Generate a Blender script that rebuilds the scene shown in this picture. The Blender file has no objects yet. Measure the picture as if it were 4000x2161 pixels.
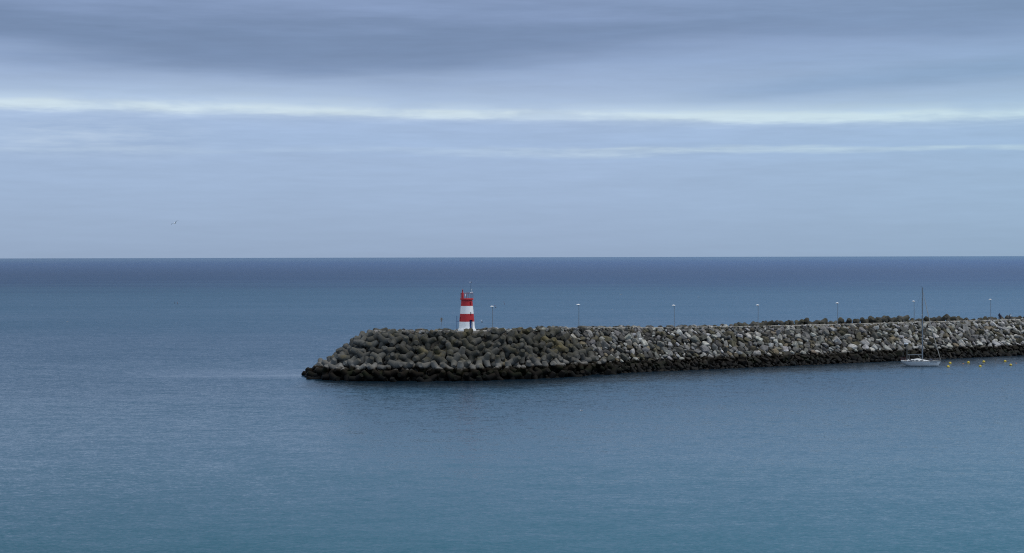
import bpy, bmesh, math, random
import numpy as np
from mathutils import Vector, Matrix, Quaternion, Euler, noise as mnoise
from mathutils.bvhtree import BVHTree

random.seed(7)
rng = np.random.default_rng(11)
S = bpy.context.scene
COL = S.collection
PI = math.pi
R = math.radians

# ------------------------------------------------------------------ camera
H = 26.6                      # camera height over the water
F = 6800.0                    # focal length in pixels of a 4000 px wide frame
pitch = math.atan((1080.5 - 1003.5) / F)
roll = math.atan(9.0 / 4000)
fw = Vector((0, math.cos(pitch), -math.sin(pitch)))
r0 = Vector((1, 0, 0)); u0 = Vector((0, math.sin(pitch), math.cos(pitch)))
rt = r0 * math.cos(roll) - u0 * math.sin(roll)
up = u0 * math.cos(roll) + r0 * math.sin(roll)
CAM = Vector((0, 0, H))
cam_d = bpy.data.cameras.new('camera'); cam = bpy.data.objects.new('camera', cam_d); COL.objects.link(cam)
cam_d.sensor_width = 36; cam_d.lens = 36 * F / 4000
cam_d.clip_start = 1; cam_d.clip_end = 300000
M = Matrix((rt, up, -fw)).transposed().to_4x4(); M.translation = CAM
cam.matrix_world = M
S.camera = cam

def ray(px, py):
    return (fw * F + rt * (px - 2000) + up * (1080.5 - py))
def at(px, py, z=0.0):
    d = ray(px, py); return CAM + d * ((z - H) / d.z)
def at_depth(px, py, y):
    d = ray(px, py); return CAM + d * (y / d.y)
def project(p):
    v = Vector(p) - CAM; k = v.dot(fw)
    return 2000 + v.dot(rt) / k * F, 1080.5 - v.dot(up) / k * F

def lin(r, g, b):
    f = lambda c: (c / 255 / 12.92) if c / 255 <= .04045 else ((c / 255 + .055) / 1.055) ** 2.4
    return (f(r), f(g), f(b), 1)

# ------------------------------------------------------------------ node helper
class NT:
    def __init__(s, tree): s.t = tree; s.n = tree.nodes; s.l = tree.links
    def new(s, typ, **kw):
        n = s.n.new(typ)
        for k, v in kw.items(): setattr(n, k, v)
        return n
    def put(s, sock, v):
        if v is None: return
        if isinstance(v, bpy.types.NodeSocket): s.l.new(v, sock)
        else:
            if sock.type == 'RGBA' and len(v) == 3: v = (*v, 1)
            sock.default_value = v
    def m(s, op, a, b=None, c=None, clamp=False):
        n = s.new('ShaderNodeMath', operation=op, use_clamp=clamp)
        for i, v in enumerate((a, b, c)): s.put(n.inputs[i], v)
        return n.outputs[0]
    def sep(s, v):
        n = s.new('ShaderNodeSeparateXYZ'); s.put(n.inputs[0], v); return n.outputs
    def comb(s, x, y, z=0.0):
        n = s.new('ShaderNodeCombineXYZ')
        for i, v in enumerate((x, y, z)): s.put(n.inputs[i], v)
        return n.outputs[0]
    def noise(s, vec, scale, detail=4, rough=.5, dist=0.0, color=False):
        n = s.new('ShaderNodeTexNoise'); s.put(n.inputs['Vector'], vec)
        n.inputs['Scale'].default_value = scale; n.inputs['Detail'].default_value = detail
        n.inputs['Roughness'].default_value = rough; n.inputs['Distortion'].default_value = dist
        return n.outputs['Color' if color else 'Fac']
    def ramp(s, fac, stops, interp='LINEAR'):
        n = s.new('ShaderNodeValToRGB'); s.put(n.inputs[0], fac)
        cr = n.color_ramp; cr.interpolation = interp
        while len(cr.elements) < len(stops): cr.elements.new(.5)
        for e, (p, c) in zip(cr.elements, sorted(stops, key=lambda q: q[0])):
            e.position = p
            e.color = (c, c, c, 1) if isinstance(c, (int, float)) else ((*c, 1) if len(c) == 3 else c)
        return n.outputs[0]
    def mix(s, fac, a, b, blend='MIX'):
        n = s.new('ShaderNodeMix', data_type='RGBA', blend_type=blend)
        s.put(n.inputs[0], fac); s.put(n.inputs[6], a); s.put(n.inputs[7], b)
        return n.outputs[2]
    def range(s, v, a, b, c=0.0, d=1.0, smooth=False):
        n = s.new('ShaderNodeMapRange', interpolation_type='SMOOTHSTEP' if smooth else 'LINEAR')
        for i, x in enumerate((v, a, b, c, d)): s.put(n.inputs[i], x)
        return n.outputs[0]

def material(name):
    m = bpy.data.materials.new(name); m.use_nodes = True
    t = NT(m.node_tree); b = m.node_tree.nodes['Principled BSDF']
    return m, t, b

def plain(name, col, rough=.6, metal=0.0, mottle=.12, scale=3.0, bump=0.0):
    m, t, b = material(name)
    g = t.new('ShaderNodeNewGeometry').outputs['Position']
    n = t.noise(g, scale, 5, .6)
    k = t.range(n, .3, .7, 1 - mottle, 1 + mottle)
    c = t.new('ShaderNodeVectorMath', operation='SCALE')
    c.inputs[0].default_value = col[:3]; t.put(c.inputs['Scale'], k)
    t.put(b.inputs['Base Color'], c.outputs[0])
    b.inputs['Roughness'].default_value = rough; b.inputs['Metallic'].default_value = metal
    if bump:
        bp = t.new('ShaderNodeBump'); bp.inputs['Strength'].default_value = bump; bp.inputs['Distance'].default_value = .05
        t.put(bp.inputs['Height'], t.noise(g, scale * 4, 5, .6)); t.put(b.inputs['Normal'], bp.outputs[0])
    return m

# ------------------------------------------------------------------ world
w = bpy.data.worlds.new('World'); S.world = w; w.use_nodes = True
t = NT(w.node_tree)
bg = w.node_tree.nodes['Background']
SUN_EL, SUN_AZ = R(52), R(104)            # azimuth measured clockwise from the viewing direction
tc = t.new('ShaderNodeTexCoord').outputs['Generated']
nv = t.new('ShaderNodeVectorMath', operation='NORMALIZE'); t.put(nv.inputs[0], tc)
x, y, z = t.sep(nv.outputs[0])
el = t.m('MULTIPLY', t.m('ARCSINE', z), 180 / PI)
az = t.m('MULTIPLY', t.m('ARCTAN2', x, y), 180 / PI)
# long streaky distortions of the cloud sheet
sv = t.comb(t.m('MULTIPLY', az, .05), t.m('MULTIPLY', el, .55), 3.1)
n1 = t.m('SUBTRACT', t.noise(sv, 1.6, 4, .5), .5)
sv2 = t.comb(t.m('MULTIPLY', az, .16), t.m('MULTIPLY', el, 1.9), 8.4)
n2 = t.m('SUBTRACT', t.noise(sv2, 1.4, 5, .55), .5)
sv3 = t.comb(t.m('MULTIPLY', az, .5), t.m('MULTIPLY', el, 4.5), 1.4)
n3 = t.m('SUBTRACT', t.noise(sv3, 1.3, 5, .6), .5)
tilt = t.m('MULTIPLY', t.m('SINE', t.m('MULTIPLY', az, PI / 34)), .2)     # the bright rift sinks towards one side
e1 = t.m('ADD', t.m('ADD', t.m('ADD', el, .15), tilt), t.m('ADD', t.m('MULTIPLY', n1, .25), t.m('ADD', t.m('MULTIPLY', n2, .2), t.m('MULTIPLY', n3, .24))))
E = lambda d: d / 10.0
low = t.ramp(t.m('DIVIDE', e1, 10), [
    (E(0), lin(150, 168, 195)), (E(.7), lin(153, 172, 200)), (E(2.0), lin(158, 178, 208)), (E(3.2), lin(161, 181, 212)),
    (E(3.9), lin(163, 184, 216)), (E(4.45), lin(164, 184, 216)), (E(4.60), lin(174, 192, 220)), (E(4.74), lin(207, 221, 232)), (E(4.88), lin(209, 223, 233)), (E(5.04), lin(187, 204, 225)),
    (E(5.3), lin(170, 188, 215)), (E(5.7), lin(160, 178, 208)), (E(6.6), lin(150, 169, 203)),
    (E(7.6), lin(144, 161, 197)), (E(10), lin(142, 160, 194))], 'LINEAR')
# the rift is brighter in places
brk = t.noise(t.comb(t.m('MULTIPLY', az, .22), t.m('MULTIPLY', el, .9), 21.0), 1.2, 4, .6)
low = t.mix(t.m('MULTIPLY', t.range(brk, .34, .56, .5, 0, True), t.range(t.m('ABSOLUTE', t.m('SUBTRACT', e1, 4.9)), .3, .8, 1, 0, True)), low, lin(168, 187, 216))
# dark cloud bank over the rift
edge = t.ramp(t.range(az, -18, 18), [(0, .66), (.10, .62), (.22, .585), (.32, .575), (.42, .58), (.5, .60), (.62, .655), (.76, .70), (1, .72)], 'B_SPLINE')
edge = t.m('MULTIPLY', edge, 10)
ew = t.m('ADD', el, t.m('ADD', t.m('MULTIPLY', n1, 1.5), t.m('MULTIPLY', n2, .9)))
dm = t.m('MULTIPLY', t.range(t.m('SUBTRACT', ew, edge), -.5, .9, 0, 1, True), t.range(ew, 7.2, 8.7, 1, .3, True))
dm = t.m('MULTIPLY', dm, t.ramp(t.range(az, -18, 18), [(0, 1.0), (.45, .95), (.7, .85), (1, .8)], 'EASE'))
cl = t.mix(dm, low, lin(117, 136, 169))
# second dark wedge
d2 = t.m('MULTIPLY', t.range(t.m('ABSOLUTE', t.m('SUBTRACT', t.m('ADD', el, t.m('MULTIPLY', n1, .8)), t.m('ADD', 5.6, t.m('MULTIPLY', t.m('SUBTRACT', az, 11), .06)))), .05, .55, .6, 0, True), t.range(az, 4, 10, 0, 1, True))
cl = t.mix(d2, cl, lin(135, 158, 192))
# thin pale wisps lower down
w1 = t.m('SUBTRACT', t.m('ADD', el, t.m('ADD', t.m('MULTIPLY', n1, .9), t.m('MULTIPLY', n2, .55))), 3.44)
wm = t.m('MULTIPLY', t.range(t.m('ABSOLUTE', w1), .02, .2, 1, 0, True), t.range(az, -6, 6, .22, .95, True))
wm = t.m('MULTIPLY', wm, t.m('MULTIPLY', t.range(n3, -.25, .2, .3, 1), t.range(t.noise(t.comb(t.m('MULTIPLY', az, .45), t.m('MULTIPLY', el, 2.2), 33.0), 1.0, 4, .6), .28, .5, .4, 1.15)))
cl = t.mix(wm, cl, lin(186, 203, 222))
pm = t.m('MULTIPLY', t.range(t.m('ABSOLUTE', t.m('SUBTRACT', el, 3.85)), .1, .9, 1, 0, True), t.range(t.m('ABSOLUTE', t.m('ADD', az, 13.5)), 1, 5, .7, 0, True))
pm = t.m('MULTIPLY', pm, t.range(t.m('ADD', n2, n3), -.25, .3, 0, 1))
cl = t.mix(pm, cl, lin(186, 200, 219))
# soft grain of the sheet
gr = t.m('ADD', 1.0, t.m('MULTIPLY', t.m('ADD', t.m('MULTIPLY', n2, .22), t.m('MULTIPLY', n3, .15)), t.range(el, .6, 4, .35, 1)))
cl = t.mix(1.0, cl, t.comb(gr, gr, gr), 'MULTIPLY')
cl = t.mix(1.0, cl, t.comb(t.range(az, 2, 17, .985, .92), 1.025, t.range(az, 2, 17, 1.045, 1.02)), 'MULTIPLY')
# the overcast dome above the frame
high = t.ramp(t.range(el, 9, 90), [(0, lin(142, 160, 194)), (.06, lin(132, 161, 199)), (.25, lin(124, 158, 195)), (.42, lin(190, 203, 218)), (.75, (.98, 1.0, 1.04)), (1, (1.25, 1.26, 1.28))], 'EASE')
bk = t.range(y, .3, -.45, 1.0, 1.75, True)          # added: unseen sky behind the camera brightened to light the tower front
high = t.mix(1.0, high, t.comb(t.m('MULTIPLY', bk, 1.04), bk, t.m('MULTIPLY', bk, .94)), 'MULTIPLY')
dome = t.mix(t.range(el, 8.5, 13, 0, 1, True), cl, high)
sky = t.new('ShaderNodeTexSky', sky_type='NISHITA', sun_disc=False, sun_elevation=SUN_EL, sun_rotation=SUN_AZ)
sk = t.mix(1.0, sky.outputs[0], (.1, .1, .1, 1), 'MULTIPLY')
fin = t.mix(.93, sk, dome)
t.put(bg.inputs['Color'], fin); bg.inputs['Strength'].default_value = 1.0

sun_d = bpy.data.lights.new('sun', 'SUN'); sun_d.energy = 1.35; sun_d.angle = R(18); sun_d.color = (1, .96, .9)
sun = bpy.data.objects.new('sun', sun_d); COL.objects.link(sun)
sd = Vector((math.sin(SUN_AZ) * math.cos(SUN_EL), math.cos(SUN_AZ) * math.cos(SUN_EL), math.sin(SUN_EL)))
sun.rotation_euler = sd.to_track_quat('Z', 'Y').to_euler()
S.cycles.use_denoising = False; S.cycles.filter_width = 1.15
S.view_settings.view_transform = 'Standard'; S.view_settings.look = 'None'; S.view_settings.gamma = 1; S.view_settings.exposure = 0

# ------------------------------------------------------------------ mesh helpers
class MB:
    def __init__(s): s.bm = bmesh.new()
    def box(s, c, size, rot=None, bevel=0.0):
        b = bmesh.new(); bmesh.ops.create_cube(b, size=1)
        for v in b.verts: v.co = Vector((v.co.x * size[0], v.co.y * size[1], v.co.z * size[2]))
        if bevel: bmesh.ops.bevel(b, geom=b.edges[:], offset=bevel, segments=2, affect='EDGES')
        m = Matrix.Translation(c) @ (rot.to_matrix().to_4x4() if rot else Matrix())
        b.transform(m); s._add(b); return s
    def _add(s, b):
        me = bpy.data.meshes.new('tmp'); b.to_mesh(me); b.free(); s.bm.from_mesh(me); bpy.data.meshes.remove(me)
    def tube(s, pts, rad, seg=10, cap=True):
        pts = [Vector(p) for p in pts]
        rad = [rad] * len(pts) if isinstance(rad, (int, float)) else rad
        rings = []; prev = None
        for i, p in enumerate(pts):
            d = (pts[min(i + 1, len(pts) - 1)] - pts[max(i - 1, 0)]).normalized()
            if prev is None:
                a = d.orthogonal().normalized()
            else:
                a = prev - d * prev.dot(d); a.normalize()
            prev = a; b = d.cross(a)
            rings.append([s.bm.verts.new(p + (a * math.cos(2 * PI * k / seg) + b * math.sin(2 * PI * k / seg)) * rad[i]) for k in range(seg)])
        for A, B in zip(rings, rings[1:]):
            for k in range(seg): s.bm.faces.new((A[k], A[(k + 1) % seg], B[(k + 1) % seg], B[k]))
        if cap:
            s.bm.faces.new(rings[0][::-1]); s.bm.faces.new(rings[-1])
        return s
    def lathe(s, prof, c=(0, 0, 0), seg=32, axis=None):
        c = Vector(c); rings = []
        q = Vector((0, 0, 1)).rotation_difference(Vector(axis)) if axis else None
        for r, z in prof:
            ring = []
            for k in range(seg if r > 1e-6 else 1):
                p = Vector((r * math.cos(2 * PI * k / seg), r * math.sin(2 * PI * k / seg), z))
                if q: p = q @ p
                ring.append(s.bm.verts.new(c + p))
            rings.append(ring)
        for A, B in zip(rings, rings[1:]):
            for k in range(seg):
                a = [A[k % len(A)], A[(k + 1) % len(A)]] if len(A) > 1 else [A[0]]
                b = [B[(k + 1) % len(B)], B[k % len(B)]] if len(B) > 1 else [B[0]]
                if len(a) + len(b) > 2: s.bm.faces.new(a + b)
        if len(rings[0]) > 1: s.bm.faces.new(rings[0][::-1])
        if len(rings[-1]) > 1: s.bm.faces.new(rings[-1])
        return s
    def ball(s, c, rad, sub=2, scale=(1, 1, 1), rot=None):
        b = bmesh.new(); bmesh.ops.create_icosphere(b, subdivisions=sub, radius=rad)
        for v in b.verts: v.co = Vector((v.co.x * scale[0], v.co.y * scale[1], v.co.z * scale[2]))
        b.transform(Matrix.Translation(c) @ (rot.to_matrix().to_4x4() if rot else Matrix())); s._add(b); return s
    def grid(s, rows):
        vs = [[s.bm.verts.new(p) for p in row] for row in rows]
        for A, B in zip(vs, vs[1:]):
            for k in range(len(A) - 1): s.bm.faces.new((A[k], A[k + 1], B[k + 1], B[k]))
        return s
    def build(s, name, mat, parent=None, smooth=35):
        me = bpy.data.meshes.new(name)
        bmesh.ops.recalc_face_normals(s.bm, faces=s.bm.faces[:])
        s.bm.to_mesh(me); s.bm.free()
        return link(name, me, mat, parent, smooth)

def link(name, me, mat, parent=None, smooth=35):
    if mat and not me.materials: me.materials.append(mat)
    if smooth:
        me.polygons.foreach_set('use_smooth', [True] * len(me.polygons))
        me.set_sharp_from_angle(angle=R(smooth))
    o = bpy.data.objects.new(name, me); COL.objects.link(o)
    if parent: o.parent = parent
    return o
def thing(name, loc, label, cat, group=None, rz=0.0):
    o = bpy.data.objects.new(name, None); COL.objects.link(o)
    o.location = loc; o.rotation_euler = (0, 0, rz); o.empty_display_size = .2
    return tag(o, label, cat, group)
def tag(o, label, cat, group=None):
    o['label'] = label; o['category'] = cat
    if group: o['group'] = group
    return o
def kids(o): return [c for c in bpy.data.objects if c.parent == o]
def copy_tree(o, parent=None):
    c = o.copy(); COL.objects.link(c); c.parent = parent
    for k in kids(o): copy_tree(k, c)
    return c

# ------------------------------------------------------------------ breakwater layout
CL = [(-27, 389, 10.0), (-14, 389.6, 10.0), (-4.5, 393, 10.0), (15.65, 411, 9.75), (39.5, 425, 9.25), (61.8, 438, 8.95),
      (84.4, 452, 8.83), (107.5, 466, 8.78), (132.1, 481, 8.73), (175, 507, 8.7)]
P = np.array([c[:2] for c in CL], float); PZ = np.array([c[2] for c in CL])
def locate(x, y):
    """distance to the centre line, side (+1 towards the harbour), crest height, end flag (0 along, >0 round the head)"""
    p = np.array((x, y)); best = None
    for i in range(len(P) - 1):
        a, b = P[i], P[i + 1]; d = b - a; L2 = d @ d
        k = ((p - a) @ d) / L2; kc = min(1, max(0, k)); c = a + d * kc
        q = math.hypot(*(p - c))
        if best is None or q < best[0]:
            side = 1 if d[0] * (p - a)[1] - d[1] * (p - a)[0] < 0 else -1
            best = (q, side, PZ[i] + (PZ[i + 1] - PZ[i]) * kc, (i == 0 and k < 0), math.atan2((p - a)[1], (p - a)[0]))
    return best
def profile(x, y):
    q, side, zc, head, ang = locate(x, y)
    if head:
        side = 1
        k = max(0, -math.cos(ang)) ** 2          # 1 straight off the tip
        hw, run = 4.5 - 1.5 * k, 12 + 3.0 * k
        if math.sin(ang) > 0: run += 1.5 * math.sin(ang)
    elif side > 0:
        hw = 4.8 + (3.6 - 4.8) * min(1, max(0, (x + 4) / 12)); run = 16.6 - hw
    else:
        hw, run = 4.2, 14
    zz = zc if q < hw else zc * (1 - (q - hw) / run)
    return zz, q, side, zc, hw, run, head
def surf_normal(x, y, e=.6):
    a = profile(x + e, y)[0] - profile(x - e, y)[0]; b = profile(x, y + e)[0] - profile(x, y - e)[0]
    return Vector((-a / (2 * e), -b / (2 * e), 1)).normalized()

# core of the mound: the fill seen through the gaps between the armour
m_core = plain('rubble_fill', (.045, .042, .037), .95, 0, .35, .9, .8)
b = MB(); gx = np.arange(-56, 176, 1.5); gy = np.arange(362, 540, 1.5); gv = {}
for i, X in enumerate(gx):
    for j, Y in enumerate(gy):
        zz, q, side, zc, hw, run, head = profile(X, Y)
        if q > hw + run + 7: continue
        sink = min(1.0, max(0, (q - hw + 1.2) / 2.0)) * 1.25 + .2
        gv[i, j] = b.bm.verts.new((X, Y, max(zz - sink + .25 * mnoise.noise((X * .5, Y * .5, 0)), -3.5)))
for i in range(len(gx) - 1):
    for j in range(len(gy) - 1):
        q4 = [(i, j), (i + 1, j), (i + 1, j + 1), (i, j + 1)]
        if all(k in gv for k in q4): b.bm.faces.new([gv[k] for k in q4])
core = b.build('terrain', m_core); core['kind'] = 'structure'

# concrete path on the crest
m_path = plain('path_concrete', (.22, .205, .18), .9, 0, .35, .8, .4)
b = MB(); rows = []
def offs(i, o):
    d = P[min(i + 1, len(P) - 1)] - P[max(i - 1, 0)]; d = d / math.hypot(*d)
    return P[i] + np.array((d[1], -d[0])) * o
wn = [2.6, 3.5, 3.4, 2.4, 2.2, 2.1, 2.3, 2.3, 2.3, 2.3]
for i in range(len(P)):
    n, f = offs(i, wn[i]), offs(i, -2.6)
    rows.append([(n[0], n[1], PZ[i] - .45), (n[0], n[1], PZ[i] + .02), (f[0], f[1], PZ[i] + .02), (f[0], f[1], PZ[i] - .45)])
hd = [(P[0][0] - 3.2, P[0][1] - 3.4, 0), (P[0][0] - 3.2, P[0][1] + 1.8, 0)]
rows.insert(0, [(hd[0][0], hd[0][1], 9.55), (hd[0][0], hd[0][1], 10.02), (hd[1][0], hd[1][1], 10.02), (hd[1][0], hd[1][1], 9.55)])
path = b.grid(rows).build('path', m_path, smooth=0); path['kind'] = 'structure'

# ------------------------------------------------------------------ water
m_water, t, bs = material('sea_water')
pos = t.new('ShaderNodeNewGeometry').outputs['Position']
px_, py_, _ = t.sep(pos)
# broad patches: calm slicks and wind-roughened lanes
big = t.noise(t.comb(t.m('MULTIPLY', px_, .0022), t.m('MULTIPLY', py_, .010), 0), 1.0, 4, .5)
lane = t.noise(t.comb(t.m('MULTIPLY', px_, .006), t.m('MULTIPLY', py_, .05), 5.0), 1.0, 4, .6)
# wave slopes, three octaves of chop; faces towards the shore are the steeper ones
def slope_noise(fx, fy, seed, det):
    n = t.noise(t.comb(t.m('MULTIPLY', px_, fx), t.m('MULTIPLY', py_, fy), seed), 1.0, det, .55, .3, True)
    c = t.sep(n); return t.m('SUBTRACT', c[0], .5), t.m('SUBTRACT', c[1], .5)
a1, b1 = slope_noise(.10, .22, 2.0, 2); a2, b2 = slope_noise(.6, 1.2, 7.0, 2); a3, b3 = slope_noise(2.4, 4.2, 12.0, 2)
amp = t.m('MULTIPLY', t.range(t.m('ADD', t.m('MULTIPLY', big, .5), t.m('MULTIPLY', lane, .5)), .38, .62, .88, 1.10), 1.0)
slx = t.m('MULTIPLY', t.m('ADD', t.m('MULTIPLY', a1, .10), t.m('ADD', t.m('MULTIPLY', a2, .55), t.m('MULTIPLY', a3, .7))), amp)
sly = t.m('MULTIPLY', t.m('ADD', t.m('MULTIPLY', b1, .10), t.m('ADD', t.m('MULTIPLY', b2, t.m('MULTIPLY', t.range(py_, 140, 330, .10, .28), t.range(py_, 400, 900, 1, .6))), t.m('MULTIPLY', b3, t.range(py_, 140, 330, .22, .5)))), amp)
depth = t.m('ADD', t.m('LOGARITHM', py_, 10), t.m('MULTIPLY', t.m('SUBTRACT', big, .5), .22))
dp = t.range(depth, 2.1, 4.3)
tilt_ = t.ramp(dp, [(0, .085), (.05, .068), (.10, .042), (.14, .036), (.2, .058), (.27, .098), (.36, .135), (.46, .155), (.56, .166), (.73, .095), (.84, .07), (1, .015)])
slick = t.m('MULTIPLY', t.range(t.m('ABSOLUTE', t.m('SUBTRACT', py_, 398)), 4, 19, 1, 0, True), t.m('MULTIPLY', t.range(px_, -98, -66, 0, 1, True), t.range(px_, -48, -38, 1, 0, True)))
lane2 = t.m('MULTIPLY', t.range(t.m('ABSOLUTE', t.m('SUBTRACT', py_, t.m('ADD', 322, t.m('MULTIPLY', big, 14)))), 1, 9, 1, 0, True), t.range(px_, -30, 10, 1, 0, True))
calm = t.m('MULTIPLY', t.m('ADD', t.m('MULTIPLY', slick, 1.35), t.m('MULTIPLY', lane2, .3)), t.range(lane, .4, .6, .4, 1.1))
tilt_ = t.m('MULTIPLY', t.m('MULTIPLY', tilt_, t.m('MULTIPLY', amp, t.range(t.m('DIVIDE', px_, py_), -.22, .26, 1.12, .74))), t.m('SUBTRACT', 1.0, t.m('MINIMUM', calm, 1.1)))
sly = t.m('ADD', t.m('MULTIPLY', sly, t.m('MAXIMUM', .15, t.m('SUBTRACT', 1.0, t.m('MULTIPLY', calm, .8)))), tilt_)
nv = t.new('ShaderNodeVectorMath', operation='NORMALIZE'); t.put(nv.inputs[0], t.comb(slx, t.m('MULTIPLY', sly, -1), 1.0))
t.put(bs.inputs['Normal'], nv.outputs[0])
body = t.ramp(dp, [(0, (.009, .070, .094)), (.06, (.012, .076, .108)), (.12, (.026, .081, .124)), (.2, (.014, .052, .093)), (.28, (.010, .043, .089)), (.38, (.016, .060, .114)), (.46, (.016, .058, .112)), (.53, (.012, .036, .096)), (.62, (.010, .029, .088)), (.8, (.008, .040, .130)), (1, (.02, .07, .15))])
inner = t.range(t.m('DIVIDE', px_, py_), -.25, .28, .92, 1.28)
body = t.mix(1.0, body, t.comb(inner, inner, inner), 'MULTIPLY')
# dark reflection of the rocks, painted into the sea colour along the breakwater
refl_dist = t.m('SUBTRACT', t.m('ADD', 376, t.m('MULTIPLY', t.m('MAXIMUM', px_, 0), .60)), py_)
refl_dist = t.m('ADD', refl_dist, t.m('MULTIPLY', t.m('SUBTRACT', lane, .5), 16))
refl_k = t.m('MULTIPLY', t.range(refl_dist, 10, 34, .82, 0, True), t.m('MULTIPLY', t.range(refl_dist, -30, -22), t.range(px_, -47, -40, 0, 1, True)))
body = t.mix(refl_k, body, (.004, .006, .008))
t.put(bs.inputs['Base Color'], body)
bs.inputs['IOR'].default_value = 1.333
t.put(bs.inputs['Roughness'], t.range(py_, 150, 1500, .16, .28))
b = MB(); ys = [-200, 60, 200, 500, 1200, 4000, 15000, 90000]
rows = [[(-max(600, yy), yy, 0), (0, yy, 0), (max(600, yy), yy, 0)] for yy in ys]
water = b.grid(rows).build('water', m_water, smooth=0); water['kind'] = 'structure'

# ------------------------------------------------------------------ materials for armour
def tidal(t, pos, col, dry_dark=None):
    """stain bands of the tide: brown and green weed at the foot, with ragged upper limits"""
    _, _, zz = t.sep(pos)
    rag = t.m('MULTIPLY', t.m('SUBTRACT', t.noise(pos, .45, 4, .6), .5), 2.2)
    zr = t.m('ADD', zz, rag)
    weed = t.mix(t.range(t.noise(pos, .35, 4, .6), .47, .6), (.006, .004, .0025), (.005, .008, .002))
    weed = t.mix(t.range(zr, .5, 1.8), (.003, .003, .003), weed)
    brown = t.mix(t.range(zr, 1.4, 2.6), weed, (.011, .008, .0045))
    k = t.range(zr, 2.35, 3.0, 0, 1, True)
    return t.mix(k, brown, col), zr, k

m_tet, t, bs = material('weathered_concrete')
pos = t.new('ShaderNodeNewGeometry').outputs['Position']
oi = t.new('ShaderNodeObjectInfo')
_, _, zz = t.sep(pos)
n_a = t.noise(pos, .55, 5, .6); n_b = t.noise(pos, 3.0, 6, .65)
g1 = t.mix(t.range(n_a, .42, .62), (.072, .070, .063), (.045, .042, .030))
g1 = t.mix(t.m('MULTIPLY', t.range(t.m('ADD', zz, t.m('MULTIPLY', n_b, 2.5)), 3.2, 6.2, .85, 0, True), 1.0), g1, (.20, .19, .175))
px_, _, _ = t.sep(pos)
g1 = t.mix(t.range(px_, -40, -20, .45, 0), g1, (.125, .125, .12))
ochre = t.m('MULTIPLY', t.range(t.noise(pos, .22, 3, .5), .60, .68), .34)
g1 = t.mix(ochre, g1, (.16, .125, .045))
kk = t.m('MULTIPLY', t.range(oi.outputs['Random'], 0, 1, .72, 1.25), t.range(n_b, .3, .7, .82, 1.16))
g1 = t.mix(1.0, g1, t.comb(kk, kk, kk), 'MULTIPLY')
c, zr, k = tidal(t, pos, g1)
t.put(bs.inputs['Base Color'], c)
t.put(bs.inputs['Roughness'], t.range(k, 0, 1, .7, .95)); bs.inputs['Specular IOR Level'].default_value = .1
bp = t.new('ShaderNodeBump'); bp.inputs['Strength'].default_value = .5; bp.inputs['Distance'].default_value = .06
t.put(bp.inputs['Height'], t.noise(pos, 5, 5, .65)); t.put(bs.inputs['Normal'], bp.outputs[0])

def rock_mat(name, source):
    m, t, bs = material(name)
    pos = t.new('ShaderNodeNewGeometry').outputs['Position']
    if source == 'object': col = t.new('ShaderNodeObjectInfo').outputs['Color']
    else: col = t.new('ShaderNodeAttribute', attribute_type='GEOMETRY', attribute_name='tint').outputs['Color']
    n_a = t.noise(pos, 1.1, 6, .65); n_b = t.noise(pos, 4.5, 5, .7)
    kk = t.m('MULTIPLY', t.range(n_a, .3, .7, .5, 1.4), t.range(n_b, .3, .7, .7, 1.28))
    c = t.mix(1.0, col, t.comb(kk, kk, kk), 'MULTIPLY')
    lich = t.m('MULTIPLY', t.range(t.noise(pos, .33, 4, .6), .56, .68), .65)
    c = t.mix(lich, c, (.115, .098, .058))
    c, zr, k = tidal(t, pos, c)
    t.put(bs.inputs['Base Color'], c)
    t.put(bs.inputs['Roughness'], t.range(k, 0, 1, .55, .92)); bs.inputs['Specular IOR Level'].default_value = .12
    bp = t.new('ShaderNodeBump'); bp.inputs['Strength'].default_value = .8; bp.inputs['Distance'].default_value = .2
    t.put(bp.inputs['Height'], t.noise(pos, 2.4, 6, .7)); t.put(bs.inputs['Normal'], bp.outputs[0])
    return m
m_rock = rock_mat('limestone', 'object'); m_rubble = rock_mat('limestone_rubble', 'mesh')

# ------------------------------------------------------------------ tetrapods
LEG, RB, RE = 1.88, .80, .54
DIRS = [Vector((0, 0, 1))] + [Vector((math.sqrt(8) / 3 * math.cos(a), math.sqrt(8) / 3 * math.sin(a), -1 / 3)) for a in (0, 2 * PI / 3, 4 * PI / 3)]
def tetra_mesh(seg, name, k=1.0):
    b = MB()
    for d in DIRS:
        b.lathe([(RB * .6, -.25), (RB * k, .15), (RB * .93 * k, .6), (RE * 1.02 * k, LEG - .14), (RE * .82 * k, LEG)], seg=seg, axis=d)
    me = bpy.data.meshes.new(name); bmesh.ops.recalc_face_normals(b.bm, faces=b.bm.faces[:]); b.bm.to_mesh(me); b.bm.free()
    me.polygons.foreach_set('use_smooth', [True] * len(me.polygons)); me.set_sharp_from_angle(angle=R(40))
    me.materials.append(m_tet); return me
tet_meshes = [tetra_mesh(20, 'tetrapod', k) for k in (1.0, .96, 1.04)]
sph = [(Vector((0, 0, 0)), RB)] + [(d * s, RB + (RE - RB) * s / LEG) for d in DIRS for s in (.55, 1.0, 1.4)]
SPC = np.array([s[0] for s in sph]); SPR = np.array([s[1] for s in sph])

def xb(zz): return 25.0 - 1.6 * zz         # where tetrapods give way to boulders
sites = []
a0 = math.atan2(14, 24)
sp = 2.38
for i in range(-60, 80):
    for j in range(-60, 60):
        X = 10 + (i + (j % 2) * .5) * sp * 1.12; Y = 392 + j * sp * .86
        X += rng.uniform(-.45, .45); Y += rng.uniform(-.45, .45)
        zz, q, side, zc, hw, run, head = profile(X, Y)
        if side > 0 and (X < xb(zz)) and hw - .2 < q < hw + run + 1.1:
            if head and Y > 396: 
                if X > -31: continue
            sites.append((X, Y, zz - (.35 if q < hw + 1.2 else 0), 0))
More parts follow.
